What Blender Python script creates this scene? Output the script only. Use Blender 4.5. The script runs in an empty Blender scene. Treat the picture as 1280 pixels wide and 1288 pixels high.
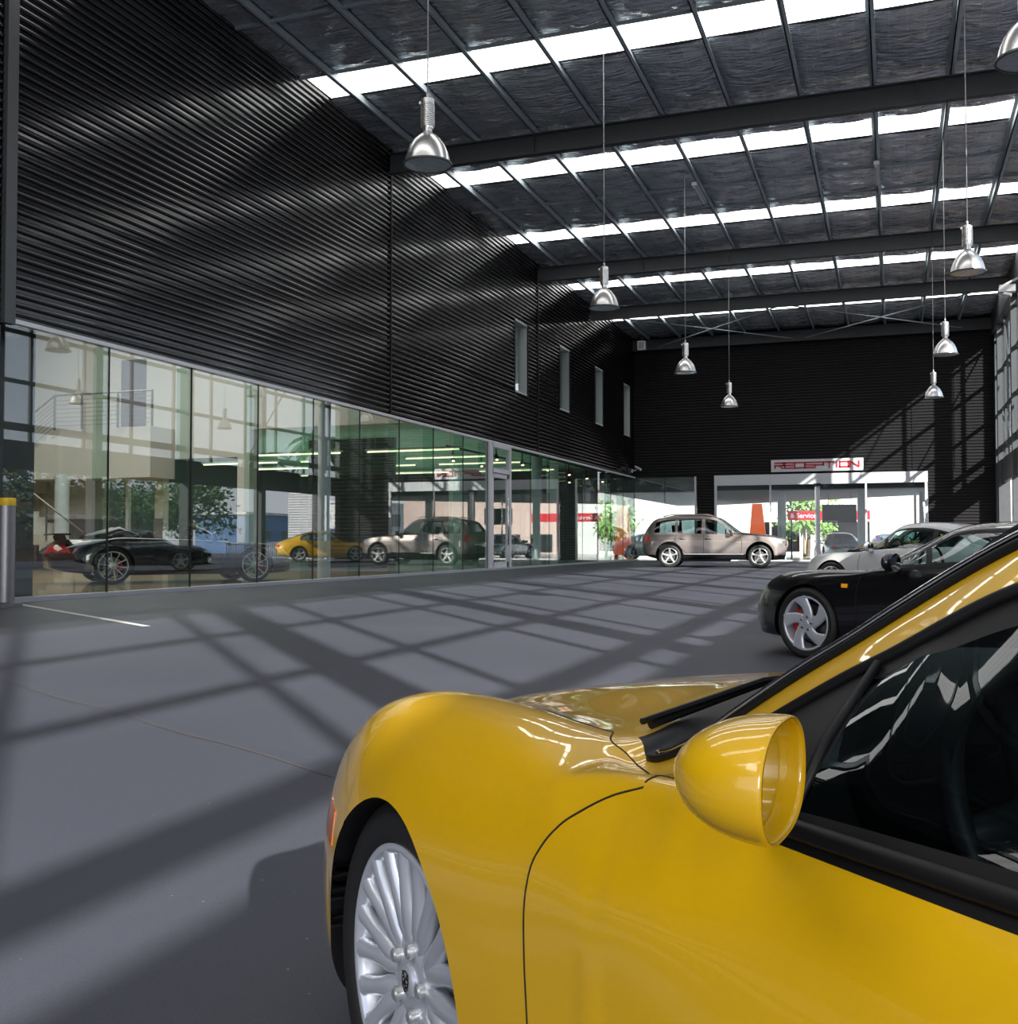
import bpy, bmesh, math, random
import numpy as np
from mathutils import Vector, Matrix
from mathutils.bvhtree import BVHTree
random.seed(7)
PI = math.pi
SC = bpy.context.scene
COL = SC.collection

# ------------------------------------------------------------------ helpers
class MB:
    """collects vertices and faces, then links them as one mesh object"""
    def __init__(self):
        self.v, self.f, self.m = [], [], []
    def add(self, vs, fs, mi=0):
        b = len(self.v)
        self.v += [tuple(map(float, p)) for p in vs]
        self.f += [tuple(b + i for i in q) for q in fs]
        self.m += [mi] * len(fs)
        return self
    def box(self, x0, x1, y0, y1, z0, z1, mi=0):
        vs = [(x, y, z) for x in (x0, x1) for y in (y0, y1) for z in (z0, z1)]
        return self.add(vs, [(0, 1, 3, 2), (4, 6, 7, 5), (0, 4, 5, 1), (2, 3, 7, 6), (0, 2, 6, 4), (1, 5, 7, 3)], mi)
    def bar(self, a, b, w, h, mi=0, upv=(0, 0, 1)):
        a, b = Vector(a), Vector(b)
        d = (b - a).normalized(); u = Vector(upv)
        if abs(d.dot(u)) > .98: u = Vector((1, 0, 0))
        s = d.cross(u).normalized() * (w / 2); t = s.cross(d).normalized() * (h / 2)
        vs = [p + i * s + j * t for p in (a, b) for i, j in ((-1, -1), (1, -1), (1, 1), (-1, 1))]
        return self.add(vs, [(0, 3, 2, 1), (4, 5, 6, 7), (0, 1, 5, 4), (1, 2, 6, 5), (2, 3, 7, 6), (3, 0, 4, 7)], mi)
    def tube(self, pts, r, n=8, mi=0, closed=False):
        pts = [Vector(p) for p in pts]; N = len(pts)
        rs = r if isinstance(r, (list, tuple)) else [r] * N
        vs = []
        prev = None
        for i, p in enumerate(pts):
            if closed: d = (pts[(i + 1) % N] - pts[i - 1]).normalized()
            else: d = (pts[min(i + 1, N - 1)] - pts[max(i - 1, 0)]).normalized()
            u = prev if prev is not None else (Vector((0, 0, 1)) if abs(d.z) < .9 else Vector((1, 0, 0)))
            s = d.cross(u).normalized(); t = s.cross(d).normalized(); prev = t
            for k in range(n):
                a = 2 * PI * k / n
                vs.append(p + (s * math.cos(a) + t * math.sin(a)) * rs[i])
        fs = []
        for i in range(N if closed else N - 1):
            j = (i + 1) % N
            for k in range(n):
                l = (k + 1) % n
                fs.append((i * n + k, i * n + l, j * n + l, j * n + k))
        if not closed:
            fs += [tuple(range(n))[::-1], tuple((N - 1) * n + k for k in range(n))]
        return self.add(vs, fs, mi)
    def lathe(self, prof, n=24, axis='z', c=(0, 0, 0), mi=0, a0=0, a1=2 * PI):
        full = abs(a1 - a0 - 2 * PI) < 1e-6
        na = n if full else n + 1
        vs = []
        for r, h in prof:
            for k in range(na):
                a = a0 + (a1 - a0) * k / n
                p, q = r * math.cos(a), r * math.sin(a)
                vs.append({'z': (c[0] + p, c[1] + q, c[2] + h), 'y': (c[0] + p, c[1] + h, c[2] + q), 'x': (c[0] + h, c[1] + p, c[2] + q)}[axis])
        fs = []
        for i in range(len(prof) - 1):
            for k in range(n):
                l = (k + 1) % na
                q = (i * na + k, i * na + l, (i + 1) * na + l, (i + 1) * na + k)
                fs.append(q if axis != 'y' else q[::-1])
        return self.add(vs, fs, mi)
    def prism(self, poly, d, mi=0):
        """poly: 3D planar loop, d: extrusion vector"""
        n = len(poly); d = Vector(d)
        vs = [Vector(p) for p in poly] + [Vector(p) + d for p in poly]
        fs = [tuple(range(n))[::-1], tuple(range(n, 2 * n))] + [(i, (i + 1) % n, n + (i + 1) % n, n + i) for i in range(n)]
        return self.add(vs, fs, mi)
    def sphere(self, c, r, nu=12, nv=8, mi=0, sc=(1, 1, 1)):
        vs = []
        for j in range(nv + 1):
            t = PI * j / nv
            for i in range(nu):
                a = 2 * PI * i / nu
                vs.append((c[0] + r * sc[0] * math.sin(t) * math.cos(a), c[1] + r * sc[1] * math.sin(t) * math.sin(a), c[2] + r * sc[2] * math.cos(t)))
        fs = [(j * nu + i, (j + 1) * nu + i, (j + 1) * nu + (i + 1) % nu, j * nu + (i + 1) % nu) for j in range(nv) for i in range(nu)]
        return self.add(vs, fs, mi)
    def build(self, name, mats, parent=None, smooth=False, angle=None, **props):
        me = bpy.data.meshes.new(name)
        me.from_pydata(self.v, [], self.f)
        for m in (mats if isinstance(mats, (list, tuple)) else [mats]): me.materials.append(m)
        if any(self.m): me.polygons.foreach_set('material_index', self.m)
        if smooth: me.polygons.foreach_set('use_smooth', [True] * len(self.f))
        me.validate(); me.update()
        if angle is not None: me.set_sharp_from_angle(angle=math.radians(angle))
        o = bpy.data.objects.new(name, me); COL.objects.link(o)
        if parent is not None: o.parent = parent
        for k, v in props.items(): o[k] = v
        return o

def tag(o, label, cat, group=None):
    o['label'] = label; o['category'] = cat
    if group: o['group'] = group
    return o
def thing(name, label, cat, loc=(0, 0, 0), rz=0, group=None):
    o = bpy.data.objects.new(name, None); COL.objects.link(o)
    o.location = loc; o.rotation_euler = (0, 0, rz); o.empty_display_size = .2
    return tag(o, label, cat, group)
def struct(o, label=None):
    o['kind'] = 'structure'
    if label: o['label'] = label
    return o
def copy_tree(o, parent=None):
    c = o.copy(); COL.objects.link(c); c.parent = parent
    for ch in list(o.children): copy_tree(ch, c)
    return c
def instance(proto, loc, rz, label, scale=None):
    c = copy_tree(proto); c.location = loc; c.rotation_euler = (0, 0, rz); c['label'] = label
    if scale: c.scale = scale
    return c
def remat(root, table):
    """give a copied thing its own paints: table maps material to material"""
    for ch in root.children:
        if ch.type == 'MESH' and any(m in table for m in ch.data.materials):
            ch.data = ch.data.copy()
            for i, m in enumerate(ch.data.materials):
                if m in table: ch.data.materials[i] = table[m]
        remat(ch, table)

# ------------------------------------------------------------------ materials
def new_mat(name):
    m = bpy.data.materials.new(name); m.use_nodes = True
    return m, m.node_tree, m.node_tree.nodes['Principled BSDF']
def mat(name, col, rough=.5, metal=0., coat=0., emit=None, es=0., spec=None, noise=None, bump=None):
    m, nt, b = new_mat(name)
    b.inputs['Base Color'].default_value = (*col, 1); b.inputs['Roughness'].default_value = rough
    b.inputs['Metallic'].default_value = metal; b.inputs['Coat Weight'].default_value = coat
    b.inputs['Coat Roughness'].default_value = .02
    if spec is not None: b.inputs['Specular IOR Level'].default_value = spec
    if emit: b.inputs['Emission Color'].default_value = (*emit, 1); b.inputs['Emission Strength'].default_value = es
    tc = nt.nodes.new('ShaderNodeTexCoord')
    if noise:   # (scale, amount)
        n = nt.nodes.new('ShaderNodeTexNoise'); n.inputs['Scale'].default_value = noise[0]; n.inputs['Detail'].default_value = 4
        r = nt.nodes.new('ShaderNodeMapRange'); r.inputs['To Min'].default_value = 1 - noise[1]; r.inputs['To Max'].default_value = 1 + noise[1]
        x = nt.nodes.new('ShaderNodeMix'); x.data_type = 'RGBA'; x.blend_type = 'MULTIPLY'; x.inputs[0].default_value = 1
        x.inputs[6].default_value = (*col, 1)
        nt.links.new(tc.outputs['Object'], n.inputs['Vector']); nt.links.new(n.outputs['Fac'], r.inputs['Value'])
        nt.links.new(r.outputs[0], x.inputs[7]); nt.links.new(x.outputs[2], b.inputs['Base Color'])
    if bump:    # (scale, strength, distance)
        n2 = nt.nodes.new('ShaderNodeTexNoise'); n2.inputs['Scale'].default_value = bump[0]
        bp = nt.nodes.new('ShaderNodeBump'); bp.inputs['Strength'].default_value = bump[1]; bp.inputs['Distance'].default_value = bump[2]
        nt.links.new(tc.outputs['Object'], n2.inputs['Vector']); nt.links.new(n2.outputs['Fac'], bp.inputs['Height'])
        nt.links.new(bp.outputs['Normal'], b.inputs['Normal'])
    return m
def glass_mat(name, tint=(.93, .97, .95), ior=1.5, boost=1.0, rough=0.0):
    """thin sheet of glass: clear transmission plus a Fresnel reflection"""
    m = bpy.data.materials.new(name); m.use_nodes = True; nt = m.node_tree; nt.nodes.clear()
    out = nt.nodes.new('ShaderNodeOutputMaterial'); mx = nt.nodes.new('ShaderNodeMixShader')
    tr = nt.nodes.new('ShaderNodeBsdfTransparent'); tr.inputs['Color'].default_value = (*tint, 1)
    gl = nt.nodes.new('ShaderNodeBsdfGlossy'); gl.inputs['Roughness'].default_value = rough
    fr = nt.nodes.new('ShaderNodeFresnel'); fr.inputs['IOR'].default_value = ior
    geo = nt.nodes.new('ShaderNodeNewGeometry')
    # same reflectance from both faces of the sheet
    sw = nt.nodes.new('ShaderNodeMix'); sw.data_type = 'FLOAT'; sw.inputs[2].default_value = ior; sw.inputs[3].default_value = 1 / ior
    nt.links.new(geo.outputs['Backfacing'], sw.inputs[0]); 
    fr.inputs['IOR'].default_value = ior
    nt.links.new(sw.outputs[0], fr.inputs['IOR'])
    mu = nt.nodes.new('ShaderNodeMath'); mu.operation = 'MULTIPLY'; mu.inputs[1].default_value = boost; mu.use_clamp = True
    nt.links.new(fr.outputs[0], mu.inputs[0]); nt.links.new(mu.outputs[0], mx.inputs[0])
    nt.links.new(tr.outputs[0], mx.inputs[1]); nt.links.new(gl.outputs[0], mx.inputs[2]); nt.links.new(mx.outputs[0], out.inputs[0])
    return m

M = {}
M['yellow'] = mat('yellow_paint', (.82, .47, .002), .32, coat=1.0)
M['black_paint'] = mat('black_paint', (.004, .004, .005), .25, coat=1.0)
M['white_paint'] = mat('white_paint', (.80, .81, .80), .3, coat=1.0)
M['silver_paint'] = mat('silver_paint', (.50, .54, .60), .32, metal=.6, coat=1.0)
M['blue_paint'] = mat('blue_paint', (.015, .03, .10), .3, metal=.3, coat=1.0)
M['bronze_paint'] = mat('bronze_paint', (.28, .235, .215), .34, metal=.6, coat=1.0)
M['rubber'] = mat('tyre_rubber', (.012, .012, .013), .62, noise=(60, .2))
M['trim'] = mat('black_trim', (.006, .006, .0065), .45, spec=.25)
M['seam'] = mat('shut_gap', (.004, .003, .002), .8)
M['well'] = mat('arch_liner', (.006, .006, .006), .8, noise=(30, .3))
M['alloy'] = mat('silver_alloy', (.74, .77, .84), .32, metal=.5, coat=.5)
M['alloy_bright'] = mat('bright_alloy', (.72, .72, .70), .28, metal=.7, coat=.4)
M['disc'] = mat('brake_disc_steel', (.25, .25, .26), .35, metal=1)
M['caliper_red'] = mat('red_caliper', (.55, .02, .02), .4, coat=.5)
M['caliper_dark'] = mat('dark_caliper', (.06, .06, .07), .5)
M['chrome'] = mat('chrome', (.8, .8, .82), .06, metal=1)
M['mirror'] = mat('mirror_glass', (.85, .88, .9), .01, metal=1)
M['amber'] = mat('amber_lens', (.75, .16, .01), .15, coat=1, emit=(1, .25, .02), es=.08)
M['orange'] = mat('orange_lens', (.9, .35, .01), .15, coat=1, emit=(1, .4, .02), es=.25)
M['redlens'] = mat('red_lens', (.5, .01, .01), .15, coat=1, emit=(1, .02, .02), es=.06)
M['lens_smoke'] = mat('smoked_lens', (.03, .032, .035), .1, metal=.3, coat=1.0)
M['headlamp'] = mat('clear_lens', (.55, .57, .6), .1, metal=.5, coat=1)
M['interior'] = mat('dark_interior', (.012, .013, .017), .6, noise=(40, .3))
M['leather'] = mat('dark_leather', (.03, .03, .035), .5, noise=(25, .2))
M['leather_grey'] = mat('grey_leather', (.10, .12, .13), .5, noise=(25, .2))
M['carglass'] = glass_mat('car_glass', (.62, .74, .72), boost=1.0)
M['carglass_dark'] = glass_mat('dark_car_glass', (.34, .42, .43), boost=.9)

# ------------------------------------------------------------------ lofted car shells
def pchip(t, y, tq):
    t = np.asarray(t, float); y = np.asarray(y, float); h = np.diff(t)
    d = np.diff(y, axis=0) / h.reshape(-1, *([1] * (y.ndim - 1)))
    n = len(t); m = np.zeros_like(y)
    for k in range(1, n - 1):
        w1, w2 = 2 * h[k] + h[k - 1], h[k] + 2 * h[k - 1]
        a, b = d[k - 1], d[k]
        with np.errstate(divide='ignore', invalid='ignore'):
            hm = (w1 + w2) / (w1 / a + w2 / b)
        m[k] = np.where(a * b > 0, hm, 0)
        # softer limiter: blend toward the plain three-point slope where it stays monotone
        c = (h[k] * a + h[k - 1] * b) / (h[k] + h[k - 1])
        lim = 3 * np.minimum(abs(a), abs(b))
        m[k] = np.where(a * b > 0, np.sign(c) * np.minimum(abs(c), lim), c * .35)
    m[0], m[-1] = d[0], d[-1]
    k = np.clip(np.searchsorted(t, tq, side='right') - 1, 0, n - 2)
    sh = (-1,) + (1,) * (y.ndim - 1)
    s = ((tq - t[k]) / h[k]).reshape(sh); hk = h[k].reshape(sh)
    return ((2 * s**3 - 3 * s**2 + 1) * y[k] + (s**3 - 2 * s**2 + s) * hk * m[k] + (-2 * s**3 + 3 * s**2) * y[k + 1] + (s**3 - s**2) * hk * m[k + 1])

def fine_params(P, axis, step):
    """cumulative chord parameter along an axis and a fine list (param, control index)"""
    L = np.linalg.norm(np.diff(P, axis=axis), axis=2).mean(axis=1 - axis)
    L = np.maximum(L, 1e-3); t = np.concatenate([[0], np.cumsum(L)])
    tq, ci = [], []
    for k, l in enumerate(L):
        n = max(2, int(round(l / step)))
        for a in range(n):
            tq.append(t[k] + l * a / n); ci.append(k + a / n)
    tq.append(t[-1]); ci.append(len(L))
    return t, np.array(tq), np.array(ci)

class Shell:
    """a car body surface lofted through a table of half sections"""
    def __init__(self, table, step):
        P = np.array(table, float)                     # stations x rows x 3
        t, tq, self.ci = fine_params(P, 0, step)
        Q = pchip(t, P, tq)
        u, uq, self.cj = fine_params(Q, 1, step)
        G = np.moveaxis(pchip(u, np.moveaxis(Q, 1, 0), uq), 0, 1)
        ni, nj = G.shape[:2]; self.ni, self.nj = ni, nj
        G[:, 0, 1] = 0; G[:, -1, 1] = 0
        ring = 2 * (nj - 1)
        V = np.zeros((ni, ring, 3)); V[:, :nj] = G
        V[:, nj:] = G[:, nj - 2:0:-1] * np.array([1, -1, 1])
        self.V = V.reshape(-1, 3)
        F, info = [], []
        for i in range(ni - 1):
            for j in range(ring):
                j2 = (j + 1) % ring
                F.append((i * ring + j, i * ring + j2, (i + 1) * ring + j2, (i + 1) * ring + j))
                jj = j if j < nj - 1 else ring - 1 - j
                info.append(((self.ci[i] + self.ci[i + 1]) / 2, (self.cj[jj] + self.cj[jj + 1]) / 2, 1 if j < nj - 1 else -1))
        self.F = F; self.info = info
        self.caps = [tuple(range(ring))[::-1], tuple((ni - 1) * ring + k for k in range(ring))]
        self.label = ['body'] * len(F); self.lips = []
    def cut_arch(self, x, z, R, ymin, lip=.07):
        """open a round wheel arch: grid edges that cross the circle are snapped onto it"""
        V = self.V
        sel = lambda v: abs(V[v, 1]) > ymin
        dist = lambda v: math.hypot(V[v, 0] - x, V[v, 2] - z) - R
        edges = {}
        for f in self.F:
            c = V[list(f)].mean(axis=0)
            if abs(c[1]) < ymin or abs(math.hypot(c[0] - x, c[2] - z) - R) > .1: continue
            for k in range(len(f)):
                e = (min(f[k], f[k - 1]), max(f[k], f[k - 1])); edges[e] = 1
        on = set()
        cand = []
        for p, q in edges:
            dp, dq = dist(p), dist(q)
            if dp * dq < 0:
                s_ = dp / (dp - dq)
                cand.append((min(s_, 1 - s_), p if s_ < .5 else q, p, q))
        cand.sort()
        for _, v, p, q in cand:
            if p in on or q in on: continue
            dp, dq = dist(p), dist(q)
            s_ = dp / (dp - dq); pt = V[p] + (V[q] - V[p]) * s_
            V[v] = pt; on.add(v)
        keep, inf, lab = [], [], []
        for f, a, l in zip(self.F, self.info, self.label):
            c = V[list(f)].mean(axis=0)
            if abs(c[1]) < ymin or math.hypot(c[0] - x, c[2] - z) > R + .1:
                keep.append(f); inf.append(a); lab.append(l); continue
            st = [0 if (v in on or abs(dist(v)) < 1e-5) else (1 if dist(v) > 0 else -1) for v in f]
            if 1 not in st and not (-1 not in st and math.hypot(c[0] - x, c[2] - z) > R): continue
            g = tuple(v for v, k in zip(f, st) if k >= 0)
            if len(g) >= 3: keep.append(g); inf.append(a); lab.append(l)
        # return lip
        cnt = {}
        for f in keep:
            for k in range(len(f)):
                e = (min(f[k], f[k - 1]), max(f[k], f[k - 1])); cnt[e] = cnt.get(e, 0) + 1
        nv = {}; extra = []
        for (p, q), n in cnt.items():
            if n == 1 and p in on | set() and (q in on):
                for v in (p, q):
                    if v not in nv:
                        nv[v] = len(V) + len(extra); s_ = 1 if V[v, 1] > 0 else -1
                        extra.append((x + (V[v, 0] - x) * .985, V[v, 1] - s_ * lip, z + (V[v, 2] - z) * .985))
                self.lips.append((p, q, nv[q], nv[p]))
        if extra: self.V = np.vstack([V, np.array(extra)])
        self.F, self.info, self.label = keep, inf, lab
    def paint(self, name, fn):
        for k, (f, a) in enumerate(zip(self.F, self.info)):
            if self.label[k] == 'body':
                c = self.V[list(f)].mean(axis=0)
                if fn(a[0], a[1], a[2], c): self.label[k] = name
    def normals(self):
        N = np.zeros_like(self.V); F = np.array([f if len(f) == 4 else (f[0], f[1], f[2], f[2]) for f in self.F if len(f) < 5])
        a, b, c, d = (self.V[F[:, k]] for k in range(4))
        n = np.cross(c - a, d - b)
        for k in range(4): np.add.at(N, F[:, k], n)
        l = np.linalg.norm(N, axis=1, keepdims=True); return N / np.maximum(l, 1e-9)
    def tree(self):
        return BVHTree.FromPolygons([tuple(v) for v in self.V], self.F)
    def emit(self, parent, specs, rename=None):
        """specs: label -> (object name, material). One object per label and, for split parts, per side"""
        N = self.normals(); out = {}
        groups = {}
        for k, l in enumerate(self.label):
            nm, ma, split = specs[l]
            key = (l, self.info[k][2] if split else 0); groups.setdefault(key, []).append(k)
        for (l, s), ks in groups.items():
            nm, ma, split = specs[l]
            fs = [self.F[k] for k in ks]
            if l == 'body': fs = fs + self.caps
            used = sorted({v for f in fs for v in f}); mp = {v: i for i, v in enumerate(used)}
            me = bpy.data.meshes.new(nm)
            me.from_pydata([tuple(self.V[v]) for v in used], [], [tuple(mp[v] for v in f) for f in fs])
            me.materials.append(ma); me.polygons.foreach_set('use_smooth', [True] * len(fs)); me.update()
            me.normals_split_custom_set_from_vertices([tuple(N[v]) for v in used])
            o = bpy.data.objects.new(nm, me); COL.objects.link(o); o.parent = parent
            out[(l, s)] = o
        if self.lips:
            gr = {}
            for f in self.lips: gr.setdefault((self.V[f[0], 0] > -1.2, self.V[f[0], 1] > 0), []).append(f)
            for fs in gr.values():
                used = sorted({v for f in fs for v in f}); mp = {v: i for i, v in enumerate(used)}
                mb = MB(); mb.add([self.V[v] for v in used], [tuple(mp[v] for v in f) for f in fs])
                mb.build('arch_lip', M['trim'], parent, smooth=True)
        return out

def seam(tree, pts, mode, r=.003, side=1, lift=.0005, n=6, dense=6):
    """a shut line: pts are (x,z) on a flank or (x,y) on top, dropped onto the surface"""
    P = np.array(pts, float); t = np.concatenate([[0], np.cumsum(np.linalg.norm(np.diff(P, axis=0), axis=1))])
    q = pchip(t, P, np.linspace(0, t[-1], max(8, len(pts) * dense)))
    out = []
    for a, b in q:
        if mode == 'side': hit = tree.ray_cast(Vector((a, 2 * side, b)), Vector((0, -side, 0)))
        else: hit = tree.ray_cast(Vector((a, b, 3)), Vector((0, 0, -1)))
        if hit[0] is not None: out.append(hit[0] + hit[1] * lift * (1 if hit[1].dot(Vector((0, side, 0)) if mode == 'side' else Vector((0, 0, 1))) > 0 else -1))
    return out

# ------------------------------------------------------------------ wheels (axle along y, outer face at y=0)
def spoke(mb, path, widths, thick, n=10, mi=0):
    """a rounded bar along a path in the wheel plane; path entries (radius, angle, y)"""
    vs = []; pts = [Vector((r * math.cos(a), y, r * math.sin(a))) for r, a, y in path]; N = len(pts)
    for i, p in enumerate(pts):
        d = (pts[min(i + 1, N - 1)] - pts[max(i - 1, 0)]); d.y = 0; d.normalize()
        s = Vector((-d.z, 0, d.x))
        for k in range(n):
            a = 2 * PI * k / n
            ca, sa = math.cos(a), math.sin(a)
            vs.append(p + s * (widths[i] * .5 * math.copysign(abs(ca)**.7, ca)) + Vector((0, thick[i] * .5 * math.copysign(abs(sa)**.7, sa), 0)))
    fs = [(i * n + k, i * n + (k + 1) % n, (i + 1) * n + (k + 1) % n, (i + 1) * n + k) for i in range(N - 1) for k in range(n)]
    fs += [tuple(range(n))[::-1], tuple((N - 1) * n + k for k in range(n))]
    mb.add(vs, fs, mi)

def arc_block(mb, r0, r1, a0, a1, y0, y1, n=8, mi=0):
    vs = []
    for k in range(n + 1):
        a = a0 + (a1 - a0) * k / n
        for r, y in ((r0, y0), (r1, y0), (r1, y1), (r0, y1)): vs.append((r * math.cos(a), y, r * math.sin(a)))
    fs = [(k * 4 + i, k * 4 + (i + 1) % 4, k * 4 + 4 + (i + 1) % 4, k * 4 + 4 + i) for k in range(n) for i in range(4)]
    fs += [(3, 2, 1, 0), (n * 4, n * 4 + 1, n * 4 + 2, n * 4 + 3)]
    mb.add(vs, fs, mi)

def make_wheel(parent, pos, R, rr, w, style, rim_mat, caliper, flip=False, nseg=48, detail=True):
    """pos = centre of the outer face; R tyre radius, rr visible rim radius, w width"""
    t = MB()
    t.lathe([(rr - .005, -.012), (rr + .004, .0), (rr + .02, .006), (rr + (R - rr) * .55, .009), (R - .016, -.003), (R - .004, -.016), (R, -.03),
             (R, -w + .03), (R - .02, -w), (rr, -w)], nseg, 'y')
    if detail:
        for g in (-.25, -.5, -.75):
            pass
    wh = t.build('wheel', M['rubber'], parent, smooth=True, angle=40)
    wh.location = pos; wh.rotation_euler = (0, 0, PI if flip else 0)
    m = MB()
    m.lathe([(rr - .0015, -.014), (rr, .0), (rr - .006, .003), (rr - .016, -.001), (rr - .022, -.012), (rr - .026, -.05), (rr - .035, -w + .02)], nseg, 'y')
    T = 2 * PI
    if style == 'vee':
        m.lathe([(0, -.016), (.05, -.016), (.075, -.018), (.088, -.024), (.092, -.04), (.09, -.06)], 40, 'y')
        for k in range(10):
            for s in (-1, 1):
                a = T * k / 10 + .1
                spoke(m, [(.06, a + s * .02, -.032), (.095, a + s * .09, -.027), (.13, a + s * .115, -.024), (.165, a + s * .135, -.020), (.195, a + s * .15, -.015), (rr - .010, a + s * .158, -.009)],
                      [.030, .044, .040, .034, .034, .044], [.03, .036, .036, .034, .03, .02])
    elif style == 'twist':
        m.lathe([(0, -.012), (.06, -.013), (.085, -.02), (.09, -.05)], 40, 'y')
        for k in range(5):
            a = T * k / 5 + .25
            spoke(m, [(.05, a + .30, -.028), (.09, a + .22, -.026), (.13, a + .1, -.024), (.165, a - .02, -.02), (.195, a - .11, -.014), (rr - .01, a - .17, -.008)],
                  [.095, .095, .092, .096, .112, .15], [.03, .032, .032, .03, .026, .02], n=12)
    elif style == 'ten':
        m.lathe([(0, -.02), (.055, -.022), (.07, -.03), (.072, -.05)], 32, 'y')
        for k in range(10):
            a = T * k / 10 + .15
            spoke(m, [(.05, a, -.034), (.11, a, -.028), (.17, a, -.02), (rr - .01, a, -.009)], [.026, .022, .020, .024], [.03, .03, .026, .02])
    else:
        m.lathe([(0, -.02), (.06, -.022), (.08, -.03), (.082, -.05)], 32, 'y')
        for k in range(5):
            a = T * k / 5 + .31
            spoke(m, [(.05, a, -.034), (.10, a, -.028), (.16, a, -.02), (rr - .01, a, -.009)], [.075, .06, .052, .075], [.03, .03, .028, .02])
    lug = m if not detail else None
    for k in range(5):
        a = T * k / 5 + .55
        if detail: lug = MB()
        lug.lathe([(.0, -.002), (.009, -.002), (.0125, -.005), (.013, -.03)], 12, 'y', (.058 * math.cos(a), 0, .058 * math.sin(a)))
        if detail: lug.build('wheel_bolt', M['alloy_bright'] if style == 'vee' else M['disc'], wh, smooth=True, angle=40)
    rim = m.build('rim', rim_mat, wh, smooth=True, angle=50)
    cap = MB(); cap.lathe([(0, -.008), (.024, -.009), (.0275, -.012), (.0285, -.02)], 24, 'y')
    cap.build('wheel_cap', rim_mat, wh, smooth=True, angle=40)
    d = MB(); d.lathe([(.07, -.085), (.165, -.085), (.165, -.11), (.07, -.11)], 40, 'y'); d.lathe([(0, -.07), (.075, -.07), (.075, -.11)], 24, 'y')
    d.build('brake_disc', M['disc'], wh, smooth=True, angle=30)
    c = MB(); arc_block(c, .10, .178, PI - .55 if flip else -.55, PI + .75 if flip else .75, -.062, -.125)
    c.build('brake_caliper', caliper, wh, smooth=True, angle=30)
    return wh
def emblem(parent, S=1.0):
    """dark shield outline with bars on a wheel cap (in the wheel plane, y outward)"""
    mb = MB(); y = -.0065
    sh = [(-.012, .016), (0, .0185), (.012, .016), (.0125, 0), (.009, -.011), (0, -.018), (-.009, -.011), (-.0125, 0)]
    mb.tube([(x * S, y, z * S) for x, z in sh], .0011 * S, 6, closed=True)
    for a, b in [((-.011, .006), (.011, .006)), ((0, .006), (0, -.014)), ((-.010, -.002), (-.003, -.002)), ((.003, -.006), (.010, -.002)), ((-.006, .006), (-.006, .014)), ((.005, .007), (.007, .015)), ((-.007, -.006), (-.004, -.010)), ((.004, -.003), (.004, .003))]:
        mb.tube([(a[0] * S, y, a[1] * S), (b[0] * S, y, b[1] * S)], .0011 * S, 5)
    return mb.build('crest', M['seam'], parent)

# ------------------------------------------------------------------ the yellow coupe in the foreground
def car_empty(name, label, front_axle, heading, group=None):
    """origin on the ground below the front axle, x forward; heading = degrees left of the hall's long axis"""
    return thing(name, label, 'car', front_axle, math.radians(90 + heading), group)

def R9(x, z0, z1, z2, *rest): pass

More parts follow.
